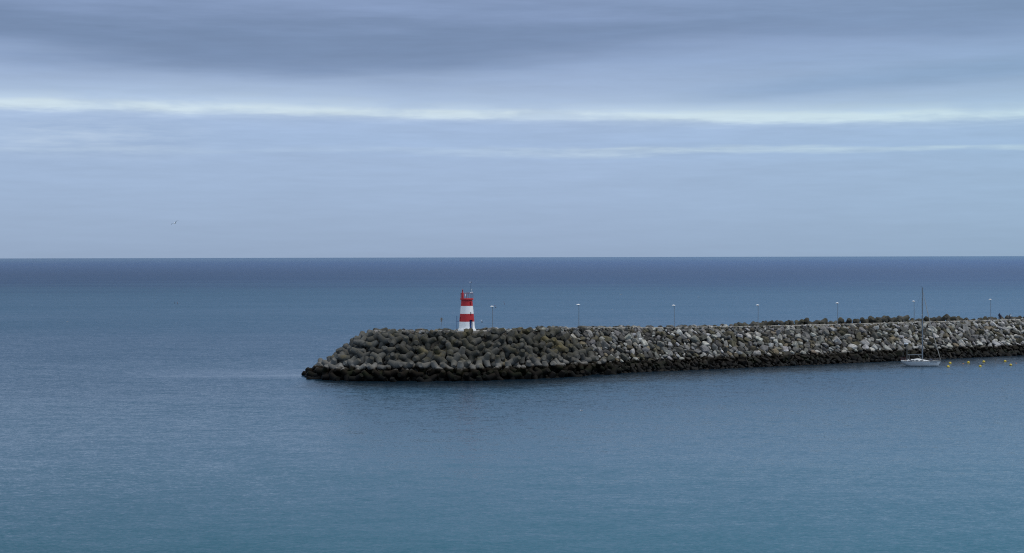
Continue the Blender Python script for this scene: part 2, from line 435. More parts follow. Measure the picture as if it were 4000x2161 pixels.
# seaward edge
for k in np.arange(0, 1, 1 / 100):
    pass
acc = 0
for i in range(len(P) - 1):
    a, b_ = P[i], P[i + 1]; L = math.hypot(*(b_ - a)); d = (b_ - a) / L; nrm = np.array((-d[1], d[0]))
    s = acc
    while s < L:
        c = a + d * s + nrm * rng.uniform(4.6, 5.4)
        zc = PZ[i] + (PZ[i + 1] - PZ[i]) * s / L
        if c[0] < 172:
            lift = min(1, max(0, (c[0] - 40) / 35)) * 1.2 - 1.6 + rng.uniform(-.4, .5) - (.45 if c[0] > 123 else 0)
            sites.append((c[0], c[1], zc + lift, 1))
        s += rng.uniform(2.1, 2.9) if c[0] > 30 else 3.6
    acc = s - L
sites.sort(key=lambda s: (s[3], s[2]))
tets = []; TC = np.zeros((0, 3)); cache = []
for X, Y, zz, farside in sites:
    nb = [cache[k] for k in range(len(tets)) if (tets[k][0] - Vector((X, Y, zz))).length < 4.6]
    nbp = np.concatenate([n[0] for n in nb]) if nb else np.zeros((0, 3)); nbr = np.concatenate([n[1] for n in nb]) if nb else np.zeros(0)
    nr = surf_normal(X, Y) if not farside else Vector((0, 0, 1))
    best = None
    for c in range(70):
        q = Quaternion(rng.normal(size=4)).normalized()
        off = rng.uniform(-.35, .75) if not farside else rng.uniform(-.1, .5)
        cen = Vector((X + rng.uniform(-.35, .35), Y + rng.uniform(-.35, .35), zz)) + nr * off
        Rm = np.array(q.to_matrix()); pts = SPC @ Rm.T + np.array(cen)
        cost = 0
        if len(nbp):
            dd = np.linalg.norm(pts[:, None] - nbp[None], axis=2); ov = SPR[:, None] + nbr[None] - dd
            cost += np.sum(np.clip(ov - .04, 0, None) ** 1.5)
        hgt = (pts - np.array((X, Y, zz))) @ np.array(nr)          # height over the slope
        cost += .5 * max(0, hgt.max() - 1.7) ** 2 * 4 + .10 * np.sum(np.clip(-.9 - hgt, 0, None)) + .25 * abs(off - .1)
        if not farside: cost += 3 * max(0, (pts[:, 2] + SPR).max() - (9.95 if -24 < X < -3 else 10.6 if X > -3 else 10.2)) ** 2
        else: cost += 1.5 * max(0, (pts[:, 2] + SPR).max() - zz - 1.75)
        if best is None or cost < best[0]: best = (cost, cen, q, pts)
    tets.append((best[1], best[2], farside)); cache.append((best[3], SPR))

# ------------------------------------------------------------------ boulders
def rock_shape(seed, sub):
    r = random.Random(seed)
    planes = []
    for _ in range(r.randint(5, 9)):
        n = Vector((r.gauss(0, 1), r.gauss(0, 1), r.gauss(0, 1))).normalized(); planes.append((n, r.uniform(.62, 1.0)))
    for n in ((1, 0, 0), (-1, 0, 0), (0, 1, 0), (0, -1, 0), (0, 0, 1), (0, 0, -1)):
        planes.append(((Vector(n) + Vector((r.gauss(0, .22), r.gauss(0, .22), r.gauss(0, .22)))).normalized(), r.uniform(.7, .95)))
    b = bmesh.new(); bmesh.ops.create_icosphere(b, subdivisions=sub, radius=1)
    for v in b.verts:
        d = v.co.normalized(); s = 0
        for n, h in planes:
            k = d.dot(n)
            if k > .05: s += (k / h) ** 34
        rad = min(1.35, s ** (-1 / 34)) if s > 0 else 1.2
        rad *= 1 + .05 * mnoise.noise(d * 2.6 + Vector((seed, 0, 0))) + .03 * mnoise.noise(d * 6 + Vector((0, seed, 0)))
        v.co = d * rad
    return b
NV = 14
rock_hi, rock_lo = [], []
for k in range(NV):
    b = rock_shape(k * 13 + 5, 4 if k < 0 else 3)
    me = bpy.data.meshes.new('boulder'); b.to_mesh(me); b.free(); me.materials.append(m_rock)
    me.polygons.foreach_set('use_smooth', [True] * len(me.polygons)); me.set_sharp_from_angle(angle=R(24)); rock_hi.append(me)
    b = rock_shape(k * 13 + 5, 2); b.verts.ensure_lookup_table(); b.verts.index_update()
    rock_lo.append((np.array([v.co for v in b.verts]), [[v.index for v in f.verts] for f in b.faces])); b.free()

PALETTE = {'pale grey': (.38, .37, .35), 'grey': (.18, .175, .165), 'dark grey': (.085, .082, .076), 'tan': (.20, .165, .12), 'olive': (.095, .085, .06)}
rocks = []          # centre, quaternion, scale, variant, colour name, tint
cell = {}
def near(pt, rad, f=.80):
    cx, cy = int(pt[0] // 3), int(pt[1] // 3)
    for i in (-1, 0, 1):
        for j in (-1, 0, 1):
            for p2, r2 in cell.get((cx + i, cy + j), ()):
                if math.dist(p2, pt) < (rad + r2) * f: return True
    return False
def pick_colour(X, zz):
    k = min(1, max(0, (X - 10) / 110))
    wts = [.12 + .24 * k + (.26 if 2.2 < zz < 4.0 else 0), .38, .34 - .16 * k, .06, .12 + .02 * k]
    n = random.choices(list(PALETTE), wts)[0]
    s = random.uniform(.70, 1.05); c = PALETTE[n]
    return n, (c[0] * s, c[1] * s * random.uniform(.97, 1.03), c[2] * s * random.uniform(.93, 1.05), 1)
GAP_SHADE = [1.0]
def add_rock(X, Y, zz, rad, nr, sink):
    ax = random.uniform(1.0, 1.45); ay = random.uniform(.72, 1.0); az_ = random.uniform(.58, .9)
    # long axis tends to lie across and down the slope
    fall = Vector((.62, -.52, -.5)) + Vector((random.gauss(0, .55), random.gauss(0, .5), random.gauss(0, .45)))
    xa = (fall - nr * fall.dot(nr)).normalized()
    nn = (nr + Vector((random.gauss(0, .32), random.gauss(0, .32), random.gauss(0, .32)))).normalized()
    xa = (xa - nn * xa.dot(nn)).normalized(); ya = nn.cross(xa)
    q = Matrix((xa, ya, nn)).transposed().to_quaternion() @ Quaternion((1, 0, 0), random.uniform(-.3, .3))
    n, tint = pick_colour(X, zz)
    if GAP_SHADE[0] < 1: n = 'dark grey'; tint = tuple(c * GAP_SHADE[0] for c in PALETTE[n]) + (1,)
    rocks.append((Vector((X, Y, zz)) - nr * sink, q, Vector((ax, ay, az_)) * rad, random.randrange(NV), n, tint))

def scatter(zone, radii, tries, sink, f=.80, xr=(8, 174)):
    for rlo, rhi, n in radii:
        for _ in range(n * tries):
            X = random.uniform(*xr); Y0 = np.interp(X, P[:, 0], P[:, 1]); Y = Y0 + random.uniform(-24, 8)
            rad = random.uniform(rlo, rhi)
            zz, q, side, zc, hw, run, head = profile(X, Y)
            if not zone(X, Y, zz, q, side, hw, run): continue
            nr = surf_normal(X, Y)
            pt = (X, Y, zz)
            if rad > .85 and q < hw + 1.0: continue
            if near(pt, rad, f): continue
            cell.setdefault((int(X // 3), int(Y // 3)), []).append((pt, rad))
            add_rock(X, Y, zz, rad, nr, max(sink, .75 - .45 * max(0, q - hw)) * rad)
slope = lambda X, Y, zz, q, side, hw, run: side > 0 and X > xb(zz) + .3 and hw - .4 < q < hw + run + 1.6
scatter(slope, [(.9, 1.25, 60), (.7, .9, 460), (.53, .7, 1100), (.39, .53, 1760), (.27, .39, 1100)], 7, .05, .88)
n_outer = len(rocks)
# a deeper layer of stone closes the gaps, their shade painted into its tint
GAP_SHADE[0] = .55
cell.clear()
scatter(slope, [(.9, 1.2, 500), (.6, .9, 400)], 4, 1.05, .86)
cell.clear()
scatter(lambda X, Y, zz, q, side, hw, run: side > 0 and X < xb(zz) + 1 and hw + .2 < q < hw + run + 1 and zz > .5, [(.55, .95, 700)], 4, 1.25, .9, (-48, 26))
GAP_SHADE[0] = 1.0
# loose stone on and beside the crest path
def crest_stone(px0, px1, q0, q1, n, r0_, r1_, sd):
    for _ in range(n):
        X = random.uniform(px0, px1); i = int(np.searchsorted(P[:, 0], X)) - 1; i = max(0, min(len(P) - 2, i))
        k = (X - P[i][0]) / (P[i + 1][0] - P[i][0]); d = P[i + 1] - P[i]; d = d / math.hypot(*d)
        c = P[i] + (P[i + 1] - P[i]) * k + np.array((d[1], -d[0])) * random.uniform(q0, q1) * sd
        zc = PZ[i] + (PZ[i + 1] - PZ[i]) * k
        if math.hypot(c[0] + 10.1, c[1] - 388) < 2.9: continue
        add_rock(c[0], c[1], zc + .1, random.uniform(r0_, r1_), Vector((0, 0, 1)), .15)
crest_stone(-27, 58, 2.9, 4.6, 150, .3, .75, -1)
crest_stone(58, 172, 2.6, 3.4, 60, .25, .45, -1)
crest_stone(-26, -13, 3.0, 5.6, 60, .3, .75, 1)
crest_stone(-7, 14, 3.0, 5.2, 60, .3, .75, 1)
crest_stone(14, 172, 1.7, 3.6, 480, .2, .45, 1)
for k in range(26):
    a = random.uniform(1.4, 4.9); add_rock(-27 + 4.3 * math.cos(a), 389 + 4.6 * math.sin(a), 9.95, random.uniform(.35, .75), Vector((0, 0, 1)), .1)

# ------------------------------------------------------------------ what the photo shows largest: rays through the frame
bv, bf, owner = [], [], []
def add_poly(verts, faces, who):
    o = len(bv); bv.extend([(float(v[0]), float(v[1]), float(v[2])) for v in verts])
    for f in faces:
        for k in range(1, len(f) - 1): bf.append((f[0] + o, f[k] + o, f[k + 1] + o)); owner.append(who)
tl = MB()
for d in DIRS: tl.lathe([(RB, .1), (RE, LEG)], seg=8, axis=d)
tl.bm.verts.ensure_lookup_table(); tl.bm.verts.index_update(); tlv = np.array([v.co for v in tl.bm.verts]); tlf = [[v.index for v in f.verts] for f in tl.bm.faces]; tl.bm.free()
for i, (c, q, fs) in enumerate(tets): add_poly(tlv @ np.array(q.to_matrix()).T + np.array(c), tlf, ('t', i))
for i, (c, q, s, v, n, tint) in enumerate(rocks): add_poly((rock_lo[v][0] * np.array(s)) @ np.array(q.to_matrix()).T + np.array(c), rock_lo[v][1], ('r', i))
add_poly([v.co for v in core.data.vertices], [list(p.vertices) for p in core.data.polygons], ('c', 0))
add_poly([v.co for v in path.data.vertices], [list(p.vertices) for p in path.data.polygons], ('c', 1))
tree = BVHTree.FromPolygons(bv, bf, all_triangles=True)
hits = {}
for ix in range(1140, 4000, 4):
    for iy in range(1225, 1500, 3):
        d = ray(ix + 2, iy + 1.5)
        loc, n, idx, dist = tree.ray_cast(CAM, d.normalized(), 900)
        if idx is not None and loc.z > 0: 
            k = owner[idx]; h = hits.setdefault(k, [0, 0, 0]); h[0] += 1; h[1] += ix + 2; h[2] += loc.z
del tree, bv, bf

LAMPX = [1922, 2259, 2632, 2959, 3270, 3569, 3868]
ORD = ['first', 'second', 'third', 'fourth', 'fifth', 'sixth', 'seventh']
def place_words(px):
    if px < 1340: return 'at breakwater tip'
    if px < 1500: return 'past the far bench'
    if px < 1680: return 'by the far bench'
    if px < 1760: return 'under the signpost'
    if px < 1890: return 'under the lighthouse'
    for k, lx in enumerate(LAMPX):
        if abs(px - lx) < 62: return 'under %s lamp post' % ORD[k]
    for k in range(6):
        if LAMPX[k] < px < LAMPX[k + 1]:
            mid = (LAMPX[k] + LAMPX[k + 1]) / 2
            return ('past %s lamp post' if px < mid else 'before %s lamp post') % (ORD[k] if px < mid else ORD[k + 1])
    return 'past seventh lamp post'
def row_words(zz):
    return 'at the waterline' if zz < 1.1 else 'in weed band' if zz < 2.5 else 'above weed line' if zz < 4.2 else 'halfway up slope' if zz < 6.4 else 'high on slope' if zz < 8.4 else 'at the crest'
NUM = {2: 'two', 3: 'three', 4: 'four', 5: 'five', 6: 'six', 7: 'seven', 8: 'eight', 9: 'nine'}
def number(items):
    """items: (label, px, setter); look-alikes in one spot are told apart by their order from the left"""
    by = {}
    for it in items: by.setdefault(it[0], []).append(it)
    for lab, v in by.items():
        v.sort(key=lambda q: q[1]); n = len(v)
        for k, it in enumerate(v):
            if n == 1: s = lab
            else:
                o = 'leftmost' if k == 0 else 'rightmost' if k == n - 1 else 'middle' if n == 3 else ORD[k] + ' leftmost'
                s = '%s of %s, %s' % (o, NUM.get(n, 'many'), lab)
            it[2](s)

# tetrapods as objects
todo = []
order = sorted(range(len(tets)), key=lambda i: -hits.get(('t', i), [0])[0])
shown = [i for i in order if hits.get(('t', i), [0])[0] > 0]
keep = shown[:300]
print('tetrapods', len(tets), 'shown', len(shown), 'rocks', len(rocks), 'rocks shown', sum(1 for k in hits if k[0] == 'r'))
for i in keep:
    c, q, farside = tets[i]
    o = bpy.data.objects.new('tetrapod', tet_meshes[i % 3]); COL.objects.link(o)
    o.location = c; o.rotation_mode = 'QUATERNION'; o.rotation_quaternion = q
    o['category'] = 'tetrapod'; o['group'] = 'concrete tetrapods heaped on the breakwater'
    h = hits[('t', i)]; px = h[1] / h[0]; zz = h[2] / h[0]
    legs = [q @ d for d in DIRS]; tocam = (CAM - c).normalized()
    pose = 'leg upright' if max(l.z for l in legs) > .9 else 'leg end showing' if max(l.dot(tocam) for l in legs) > .88 else 'spread like V' if sum(l.z > .3 for l in legs) >= 2 else 'tilted sideways'
    colr = 'black weedy' if zz < 1.1 else 'brown stained' if zz < 2.5 else 'pale grey' if zz < 4.2 else 'grey'
    lab = '%s tetrapod, %s, %s %s' % (colr, pose, 'behind crest path' if farside else row_words(zz), place_words(px))
    todo.append((lab, px, lambda s, o=o: o.__setitem__('label', s)))
number(todo)

def rubble_mesh(idx, name, label):
    V, Fc, C, o0 = [], [], [], 0
    for i in idx:
        c, q, s, v, n, tint = rocks[i]; vv, ff = rock_lo[v]
        V.append((vv * np.array(s)) @ np.array(q.to_matrix()).T + np.array(c)); Fc.extend([[a + o0 for a in f] for f in ff]); o0 += len(vv)
        C.append(np.tile(np.array(tint), (len(vv), 1)))
    me = bpy.data.meshes.new(name); me.from_pydata(np.concatenate(V).tolist(), [], Fc)
    at_ = me.color_attributes.new('tint', 'FLOAT_COLOR', 'POINT'); at_.data.foreach_set('color', np.concatenate(C).astype(np.float32).ravel())
    o = link(name, me, m_rubble, None, 24); o['kind'] = 'stuff'; tag(o, label, 'rubble'); return o

rk = sorted([i for i in range(len(rocks)) if ('r', i) in hits], key=lambda i: -hits[('r', i)][0])
solo = rk[:300]; ss = set(solo)
todo = []
for i in solo:
    c, q, s, v, n, tint = rocks[i]
    o = bpy.data.objects.new('boulder', rock_hi[v]); COL.objects.link(o)
    o.location = c; o.rotation_mode = 'QUATERNION'; o.rotation_quaternion = q; o.scale = s; o.color = tint
    o['category'] = 'boulder'; o['group'] = 'large limestone boulders on the breakwater slope'
    h = hits[('r', i)]; px = h[1] / h[0]; zz = h[2] / h[0]
    colr = 'black weedy' if zz < 1.1 else 'brown stained' if zz < 2.4 else n
    shp = 'long' if s.x > 1.42 * s.y else 'flat' if s.z < .68 * s.y else 'blocky'
    todo.append(('%s %s boulder %s %s' % (shp, colr, row_words(zz), place_words(px)), px, lambda s_, o=o: o.__setitem__('label', s_)))
number(todo)
rubble_mesh([i for i in range(len(rocks)) if i not in ss], 'rubble', 'smaller grey stones packed between the large boulders of the breakwater')

# ------------------------------------------------------------------ shared paints
m_white = plain('white_paint', (.80, .80, .80), .45, 0, .05, 2)
m_red = plain('red_paint', (.42, .012, .015), .45, 0, .08, 2)
m_darkred = plain('dark_red_metal', (.20, .012, .014), .5, 0, .1, 4)
m_blue = plain('blue_paint', (.012, .05, .19), .45, 0, .1, 3)
m_grey = plain('galvanised_steel', (.17, .18, .19), .5, .3, .15, 4)
m_dark = plain('dark_metal', (.02, .022, .026), .5, .2, .15, 4)
m_glass = plain('dark_pane', (.02, .012, .012), .25, 0, .1, 4)
m_lampw = plain('lamp_white', (.78, .79, .80), .35, 0, .04, 4)
m_wood = plain('bench_wood', (.045, .032, .026), .8, 0, .3, 6)
m_conc = plain('bench_concrete', (.42, .40, .37), .9, 0, .15, 4)

# ------------------------------------------------------------------ lighthouse
m_band, t, bs = material('banded_paint')
tco = t.new('ShaderNodeTexCoord').outputs['Object']
_, _, hz = t.sep(tco)
st = t.m('ADD', t.m('MULTIPLY', t.m('MULTIPLY', t.m('GREATER_THAN', hz, 2.07), t.m('LESS_THAN', hz, 3.84)), 1.0), t.m('GREATER_THAN', hz, 5.58))
gp = t.new('ShaderNodeNewGeometry').outputs['Position']
sx, sy, sz = t.sep(gp)
streak = t.noise(t.comb(t.m('MULTIPLY', sx, 3), t.m('MULTIPLY', sy, 3), t.m('MULTIPLY', sz, .35)), 1.2, 5, .6)
k = t.range(streak, .3, .7, .93, 1.05)
cc = t.mix(st, (.80, .80, .80), (.42, .012, .015))
t.put(bs.inputs['Base Color'], t.mix(1.0, cc, t.comb(k, k, k), 'MULTIPLY')); bs.inputs['Roughness'].default_value = .5

LB = at(1823, 1293.6, 10.02); LB = Vector((LB.x, LB.y + 1.6, 10.02))
lh = thing('lighthouse', LB, 'round lighthouse tower with red and white bands and a blue door', 'lighthouse')
toc = math.atan2(-LB.y, -LB.x)                 # angle towards the camera
def radius(z_):
    return float(np.interp(z_, [.4, .7, 1.2, 2.07, 3.84, 5.56, 6.92], [1.87, 1.80, 1.74, 1.70, 1.54, 1.37, 1.27]))
niche = [(toc + R(36), R(15), .4, 2.5, .55), (toc + R(36), R(4.6), 3.46, 4.2, .3), (toc + R(36), R(5.2), 5.72, 6.5, .3), (toc - R(66), R(7), 2.1, 3.15, .2)]
N = 180
angs = [2 * PI * k / N for k in range(N)]
zs = sorted(set([.4, .7, 1.2, 2.07, 3.84, 5.58, 6.92] + [n[2] for n in niche] + [n[3] for n in niche]))
b = MB(); gridv = {}
def inn(a, n): 
    return abs((a - n[0] + PI) % (2 * PI) - PI) < n[1]
for iz, z_ in enumerate(zs):
    for k, a in enumerate(angs): gridv[k, iz] = b.bm.verts.new((radius(z_) * math.cos(a), radius(z_) * math.sin(a), z_))
openings = {j: [] for j in range(len(niche))}
for iz in range(len(zs) - 1):
    for k in range(N):
        am = angs[k] + PI / N; skip = None
        for j, n in enumerate(niche):
            if inn(am, n) and n[2] - 1e-4 <= zs[iz] and zs[iz + 1] <= n[3] + 1e-4: skip = j
        if skip is None: b.bm.faces.new((gridv[k, iz], gridv[(k + 1) % N, iz], gridv[(k + 1) % N, iz + 1], gridv[k, iz + 1]))
        else: openings[skip].append((k, iz))
backs = []
for j, n in enumerate(niche):                  # reveals run straight in, parallel to the niche axis
    ks = sorted({k for k, _ in openings[j]}); izs = sorted({z for _, z in openings[j]})
    if ks[-1] - ks[0] > N / 2: ks = sorted([k if k > N / 2 else k + N for k in ks])
    ka, kb = ks[0] % N, (ks[-1] + 1) % N
    ax = Vector((math.cos(n[0]), math.sin(n[0]), 0)); rin = radius(n[2]) - n[4]
    def inner(v):
        p = v.co.copy(); kk = p.dot(ax); return p - ax * (kk - (radius(n[3]) - n[4]))
    col = {}
    def iv(v):
        if v not in col: col[v] = b.bm.verts.new(inner(v))
        return col[v]
    for iz in izs:
        for kk in (ka, kb):
            v1, v2 = gridv[kk, iz], gridv[kk, iz + 1]; b.bm.faces.new((v1, v2, iv(v2), iv(v1)))
    zt = izs[-1] + 1
    for kk in ks:
        for iz in (izs[0], zt):
            v1, v2 = gridv[kk % N, iz], gridv[(kk + 1) % N, iz]; b.bm.faces.new((v1, v2, iv(v2), iv(v1)))
    backs.append((ax, radius(n[3]) - n[4], n))
b.build('wall', m_band, lh, 30)
MB().lathe([(2.06, 0), (2.06, .34), (2.02, .398), (1.0, .398)], seg=64).build('plinth', m_white, lh, 30)
for j, (ax, rr, n) in enumerate(backs):
    wd = 2 * radius(n[2]) * math.sin(n[1]) + .25
    q = ax.to_track_quat('Y', 'Z')
    c = ax * (rr + .02) + Vector((0, 0, (n[2] + n[3]) / 2))
    if j == 0:
        dr = MB().box(c, (wd, .05, n[3] - n[2]), q).build('door', m_blue, lh)
        sxa = q @ Vector((1, 0, 0))
        MB().box(c + ax * .04 + Vector((0, 0, .45)), (wd * .6, .025, .7), q).box(c + ax * .04 + Vector((0, 0, -.5)), (wd * .6, .025, .7), q).build('door_panel', m_blue, dr)
        MB().tube([c + ax * .05 + sxa * .3, c + ax * .11 + sxa * .3, c + ax * .11 + sxa * .2], .018, 8).build('handle', m_grey, dr)
    elif j < 3: MB().box(c, (wd, .05, n[3] - n[2]), q).build('window', m_glass, lh)
    else: MB().box(c, (wd, .05, n[3] - n[2]), q).build('blind_niche', m_darkred, lh)
ga = MB().lathe([(1.27, 6.90), (1.38, 6.93), (1.49, 6.96), (1.49, 7.28), (1.46, 7.31), (0, 7.31)], seg=64).build('gallery', m_red, lh, 30)
rail = MB()
ring = lambda rad, z_, n=48: [(rad * math.cos(2 * PI * k / n), rad * math.sin(2 * PI * k / n), z_) for k in range(n + 1)]
rail = rail.tube(ring(1.41, 8.46), .032, 8, False).build('handrail', m_darkred, lh)
for k in range(9):
    a = toc + R(97) - k * R(40)
    MB().tube([(1.41 * math.cos(a), 1.41 * math.sin(a), 7.31), (1.41 * math.cos(a), 1.41 * math.sin(a), 8.46)], .028, 8).build('post', m_darkred, rail)
side = Vector((-math.sin(toc), math.cos(toc), 0)); tow = Vector((math.cos(toc), math.sin(toc), 0))
if side.x < 0: side = -side
lc = side * -.94 + tow * .35
la = MB().lathe([(.27, 7.31), (.27, 8.42), (.25, 8.5), (.13, 8.58), (.13, 8.72), (.165, 8.74), (.165, 8.79), (.12, 8.80)], c=lc, seg=28).build('lantern', m_red, lh, 30)
MB().lathe([(.12, 8.80), (.12, 9.12), (.165, 9.13), (.165, 9.17), (.08, 9.24), (.03, 9.30), (.015, 9.45), (0, 9.46)], c=lc, seg=24).build('beacon_lens', m_darkred, la, 30)
mc = side * .93 + tow * .2
ma = MB().tube([mc + Vector((0, 0, 7.31)), mc + Vector((0, 0, 10.9))], [.045, .025], 8).build('wind_mast', m_dark, lh)
MB().tube([mc + Vector((-.32, 0, 10.9)), mc + Vector((.1, 0, 10.9))], .03, 8).box(mc + Vector((-.28, 0, 10.92)), (.16, .02, .12)).build('weather_vane', m_white, ma)
MB().ball(mc + Vector((.16, 0, 10.9)), .085, 2).build('cup_wheel', m_dark, ma)
MB().tube([mc + Vector((.05, 0, 9.0)), mc + Vector((.16, 0, 9.05)), mc + Vector((.16, 0, 9.2))], .02, 6).tube([mc + Vector((.16, 0, 9.2)), mc + Vector((.16, 0, 9.42))], .05, 8).build('aerial', m_lampw, ma)
for dx, dz, tl_ in ((-.02, 8.56, 0), (.25, 8.64, .5)):
    c = side * (.93 + dx) + tow * .35 + Vector((0, 0, dz))
    MB().lathe([(.03, -.07), (.12, -.03), (.12, .04), (.05, .10), (0, .11)], c=c, seg=14, axis=(.3 + tl_, -.6, .6)).tube([c - Vector((0, 0, .16)), c], .02, 6).build('floodlight', m_lampw, lh, 30)
cc = side * -.18 + tow * .7
cp = MB().tube([cc + Vector((.05, 0, 7.31)), cc + Vector((.05, 0, 8.3))], .055, 8).build('camera_post', m_darkred, lh)
for dz, aa in ((8.42, (.8, -.3, .35)), (8.08, (-.6, -.5, -.2)), (7.88, (.3, -.5, -.9))):
    c = cc + Vector((-.12, -.05, dz)); v = Vector(aa).normalized()
    MB().tube([c - v * .14, c + v * .14], [.06, .085], 10).build('surveillance_camera', m_lampw, cp)

# blue post with a short arm
pb = Vector((LB.x - 2.25, LB.y - .1, 10.02))
bp_ = thing('gauge_post', pb, 'tall blue steel post with a short side arm beside the lighthouse', 'post')
MB().tube([(0, 0, .02), (0, 0, 3.28)], .055, 10).build('pole', m_blue, bp_)
MB().box((0, 0, .06), (.36, .36, .11), None, .02).build('base_plate', m_dark, bp_)
MB().tube([(.05, 0, 2.08), (.52, .02, 2.08)], .035, 8).build('arm', m_blue, bp_)

# sign seen from behind
m_signb = plain('sign_back', (.17, .185, .20), .7, 0, .1, 5)
sp_ = at(1722, 1294.5, 10.02)
sg = thing('road_sign', (sp_.x, sp_.y + 1.0, 9.95), 'round grey road sign with a small plate on a thin leaning post', 'sign')
lean = Vector((.16, 0, 3.0))
MB().tube([(0, 0, 0), lean], .03, 8).build('post', m_grey, sg)
q = Euler((0, R(3), R(38))).to_quaternion()
dn = q @ Vector((0, 1, 0))
MB().lathe([(.355, -.012), (.36, 0), (.355, .012)], c=lean * .915 + dn * .05, seg=28, axis=dn).build('disc', m_signb, sg, 20)
MB().box(lean * .915 - dn * .0, (.10, .03, .5), q).build('bracket', m_dark, sg)
MB().box(lean * .745 + dn * .045, (.42, .02, .30), q).build('plate', m_signb, sg)

# benches
def bench(loc, rz, label, L_):
    o = thing('bench', loc, label, 'bench', 'benches on the crest path', rz)
    MB().box((0, 0, .44), (L_, .5, .10), None, .015).build('seat', m_wood, o)
    for s in (-1, 1): MB().box((s * (L_ / 2 - .18), 0, .195), (.26, .42, .39), None, .02).build('leg', m_wood if s > 0 else m_conc, o)
    return o
p1 = at(1825, 1297, 10.02)
bench((LB.x + .12, LB.y - 2.75, 10.02), R(3), 'dark wooden bench standing right at the foot of the lighthouse', 1.55)
p2 = at(1634, 1296, 10.02)
bench((p2.x, p2.y + 1.2, 10.04), R(-4), 'dark wooden bench alone on the pale path past the signpost', 1.6)

# ------------------------------------------------------------------ lamp posts
def lamp_post():
    o = thing('street_lamp', (0, 0, 0), '', 'street lamp', 'street lamps along the breakwater crest')
    MB().tube([(0, 0, 0), (0, 0, 1.1), (0, 0, 5.42)], [.075, .065, .05], 12).build('pole', m_grey, o)
    MB().tube([(0, 0, 0), (0, 0, .5)], [.11, .10], 12).build('base_sleeve', m_grey, o)
    MB().tube([(.02, 0, 5.36), (-.16, 0, 5.42)], .035, 8).build('arm', m_dark, o)
    hd_ = MB().lathe([(.46, 5.545), (.44, 5.575), (.25, 5.66), (.1, 5.71), (0, 5.72)], c=(-.17, 0, 0), seg=32).build('lamp_shade', m_lampw, o, 40)
    MB().lathe([(.06, 5.40), (.16, 5.43), (.36, 5.515), (.455, 5.545)], c=(-.17, 0, 0), seg=32).build('reflector', m_dark, hd_, 40)
    return o
lamp0 = lamp_post()
LD = [393, 411, 425, 438, 452, 466, 481]; LT = [1195, 1188, 1191, 1190, 1182, 1175, 1168]
LL = ['grey street lamp with white saucer head standing just beside the lighthouse',
      'grey street lamp with white saucer head above where tetrapods meet boulders',
      'grey street lamp with white saucer head, second one over the boulders',
      'grey saucer street lamp, fourth along the crest from the lighthouse',
      'grey saucer street lamp, fifth from the lighthouse, among seaward tetrapods',
      'grey saucer street lamp just behind the mast of the sailboat',
      'grey street lamp with white saucer head standing near the walking people']
for k in range(7):
    o = lamp0 if k == 0 else copy_tree(lamp0)
    p = at_depth(LAMPX[k] + 2, LT[k], LD[k]); o.location = (p.x, p.y, p.z - 5.70); o['label'] = LL[k]
    o.rotation_euler = (R(random.uniform(-.4, .4)), R(random.uniform(-.4, .4)), R(random.uniform(-8, 8)))

# ------------------------------------------------------------------ sailboat
m_hull, t, bs = material('hull_gelcoat')
oc = t.new('ShaderNodeTexCoord').outputs['Object']; hx, hy, hz = t.sep(oc)
dirt = t.noise(t.comb(t.m('MULTIPLY', hx, 1.0), hy, t.m('MULTIPLY', hz, 2.5)), 1.1, 6, .7)
c = t.mix(t.m('MULTIPLY', t.range(dirt, .52, .72), t.range(hz, .2, .9, .8, .15)), (.74, .745, .745), (.34, .32, .29))
c = t.mix(t.range(t.m('ADD', hz, t.m('MULTIPLY', dirt, .06)), .13, .15, 1, 0), c, (.012, .014, .018))
c = t.mix(t.range(hz, 1.135, 1.145), c, (.10, .12, .14))
t.put(bs.inputs['Base Color'], c); bs.inputs['Roughness'].default_value = .3
m_deck = plain('deck_white', (.66, .67, .67), .5, 0, .08, 4)
m_alu = plain('mast_aluminium', (.15, .175, .20), .5, .1, .25, 1.2)
m_sail = plain('furled_canvas', (.33, .315, .29), .9, 0, .25, 3)
m_wire = plain('steel_wire', (.16, .16, .17), .4, .6, .1, 3)
m_navy = plain('navy_cover', (.03, .04, .075), .8, 0, .2, 6)
m_letter = plain('hull_letters', (.03, .03, .035), .6, 0, .05, 5)
BL = 9.55
sb_p = at(3601, 1431, 0)
boat = thing('sailboat', (sb_p.x, sb_p.y + .9, 0), 'white single-masted sailing yacht with furled jib moored in front of the boulders', 'sailboat', None, R(-9))
def half_beam(u):      # u 0 stern .. 1 bow, at deck
    return 1.52 * (max(0, 1 - (max(0, u - .42) / .58) ** 2.1)) * (1 if u > .42 else 1 - .34 * ((.42 - u) / .42) ** 1.8)
def sheer(u): return 1.17 + .20 * (u - .35) ** 2 + .06 * u
rows = []; NU, NVv = 34, 12
def hull_pt(u, v, s):      # v 0 keel .. 1 deck edge
    b_ = half_beam(u); zt = sheer(u)
    zk = -.55 * math.sin(PI * min(1, max(0, (u - .02) / .9))) ** .7 if u < .9 else -.0
    zk = max(zk, -.55); zk += .36 * max(0, (.16 - u) / .16) ** 1.2 + .55 * max(0, (u - .90) / .10) ** 1.0 * .0
    zz = zk + (zt - zk) * v
    yb = b_ * min(1, (v ** .42)) * (.86 + .14 * v)
    xr = (u - .5) * BL
    # raked bow and counter stern
    xr -= .78 * (1 - zz / zt) * max(0, (u - .55) / .45) ** 1.6 if zz < zt else 0
    xr += 1.0 * (1 - zz / zt) * max(0, (.4 - u) / .4) ** 1.5 if zz < zt else 0
    return Vector((xr, s * yb, zz))
b = MB()
for s in (-1, 1): b.grid([[hull_pt(i / NU, j / NVv, s) for j in range(NVv + 1)] for i in range(NU + 1)])
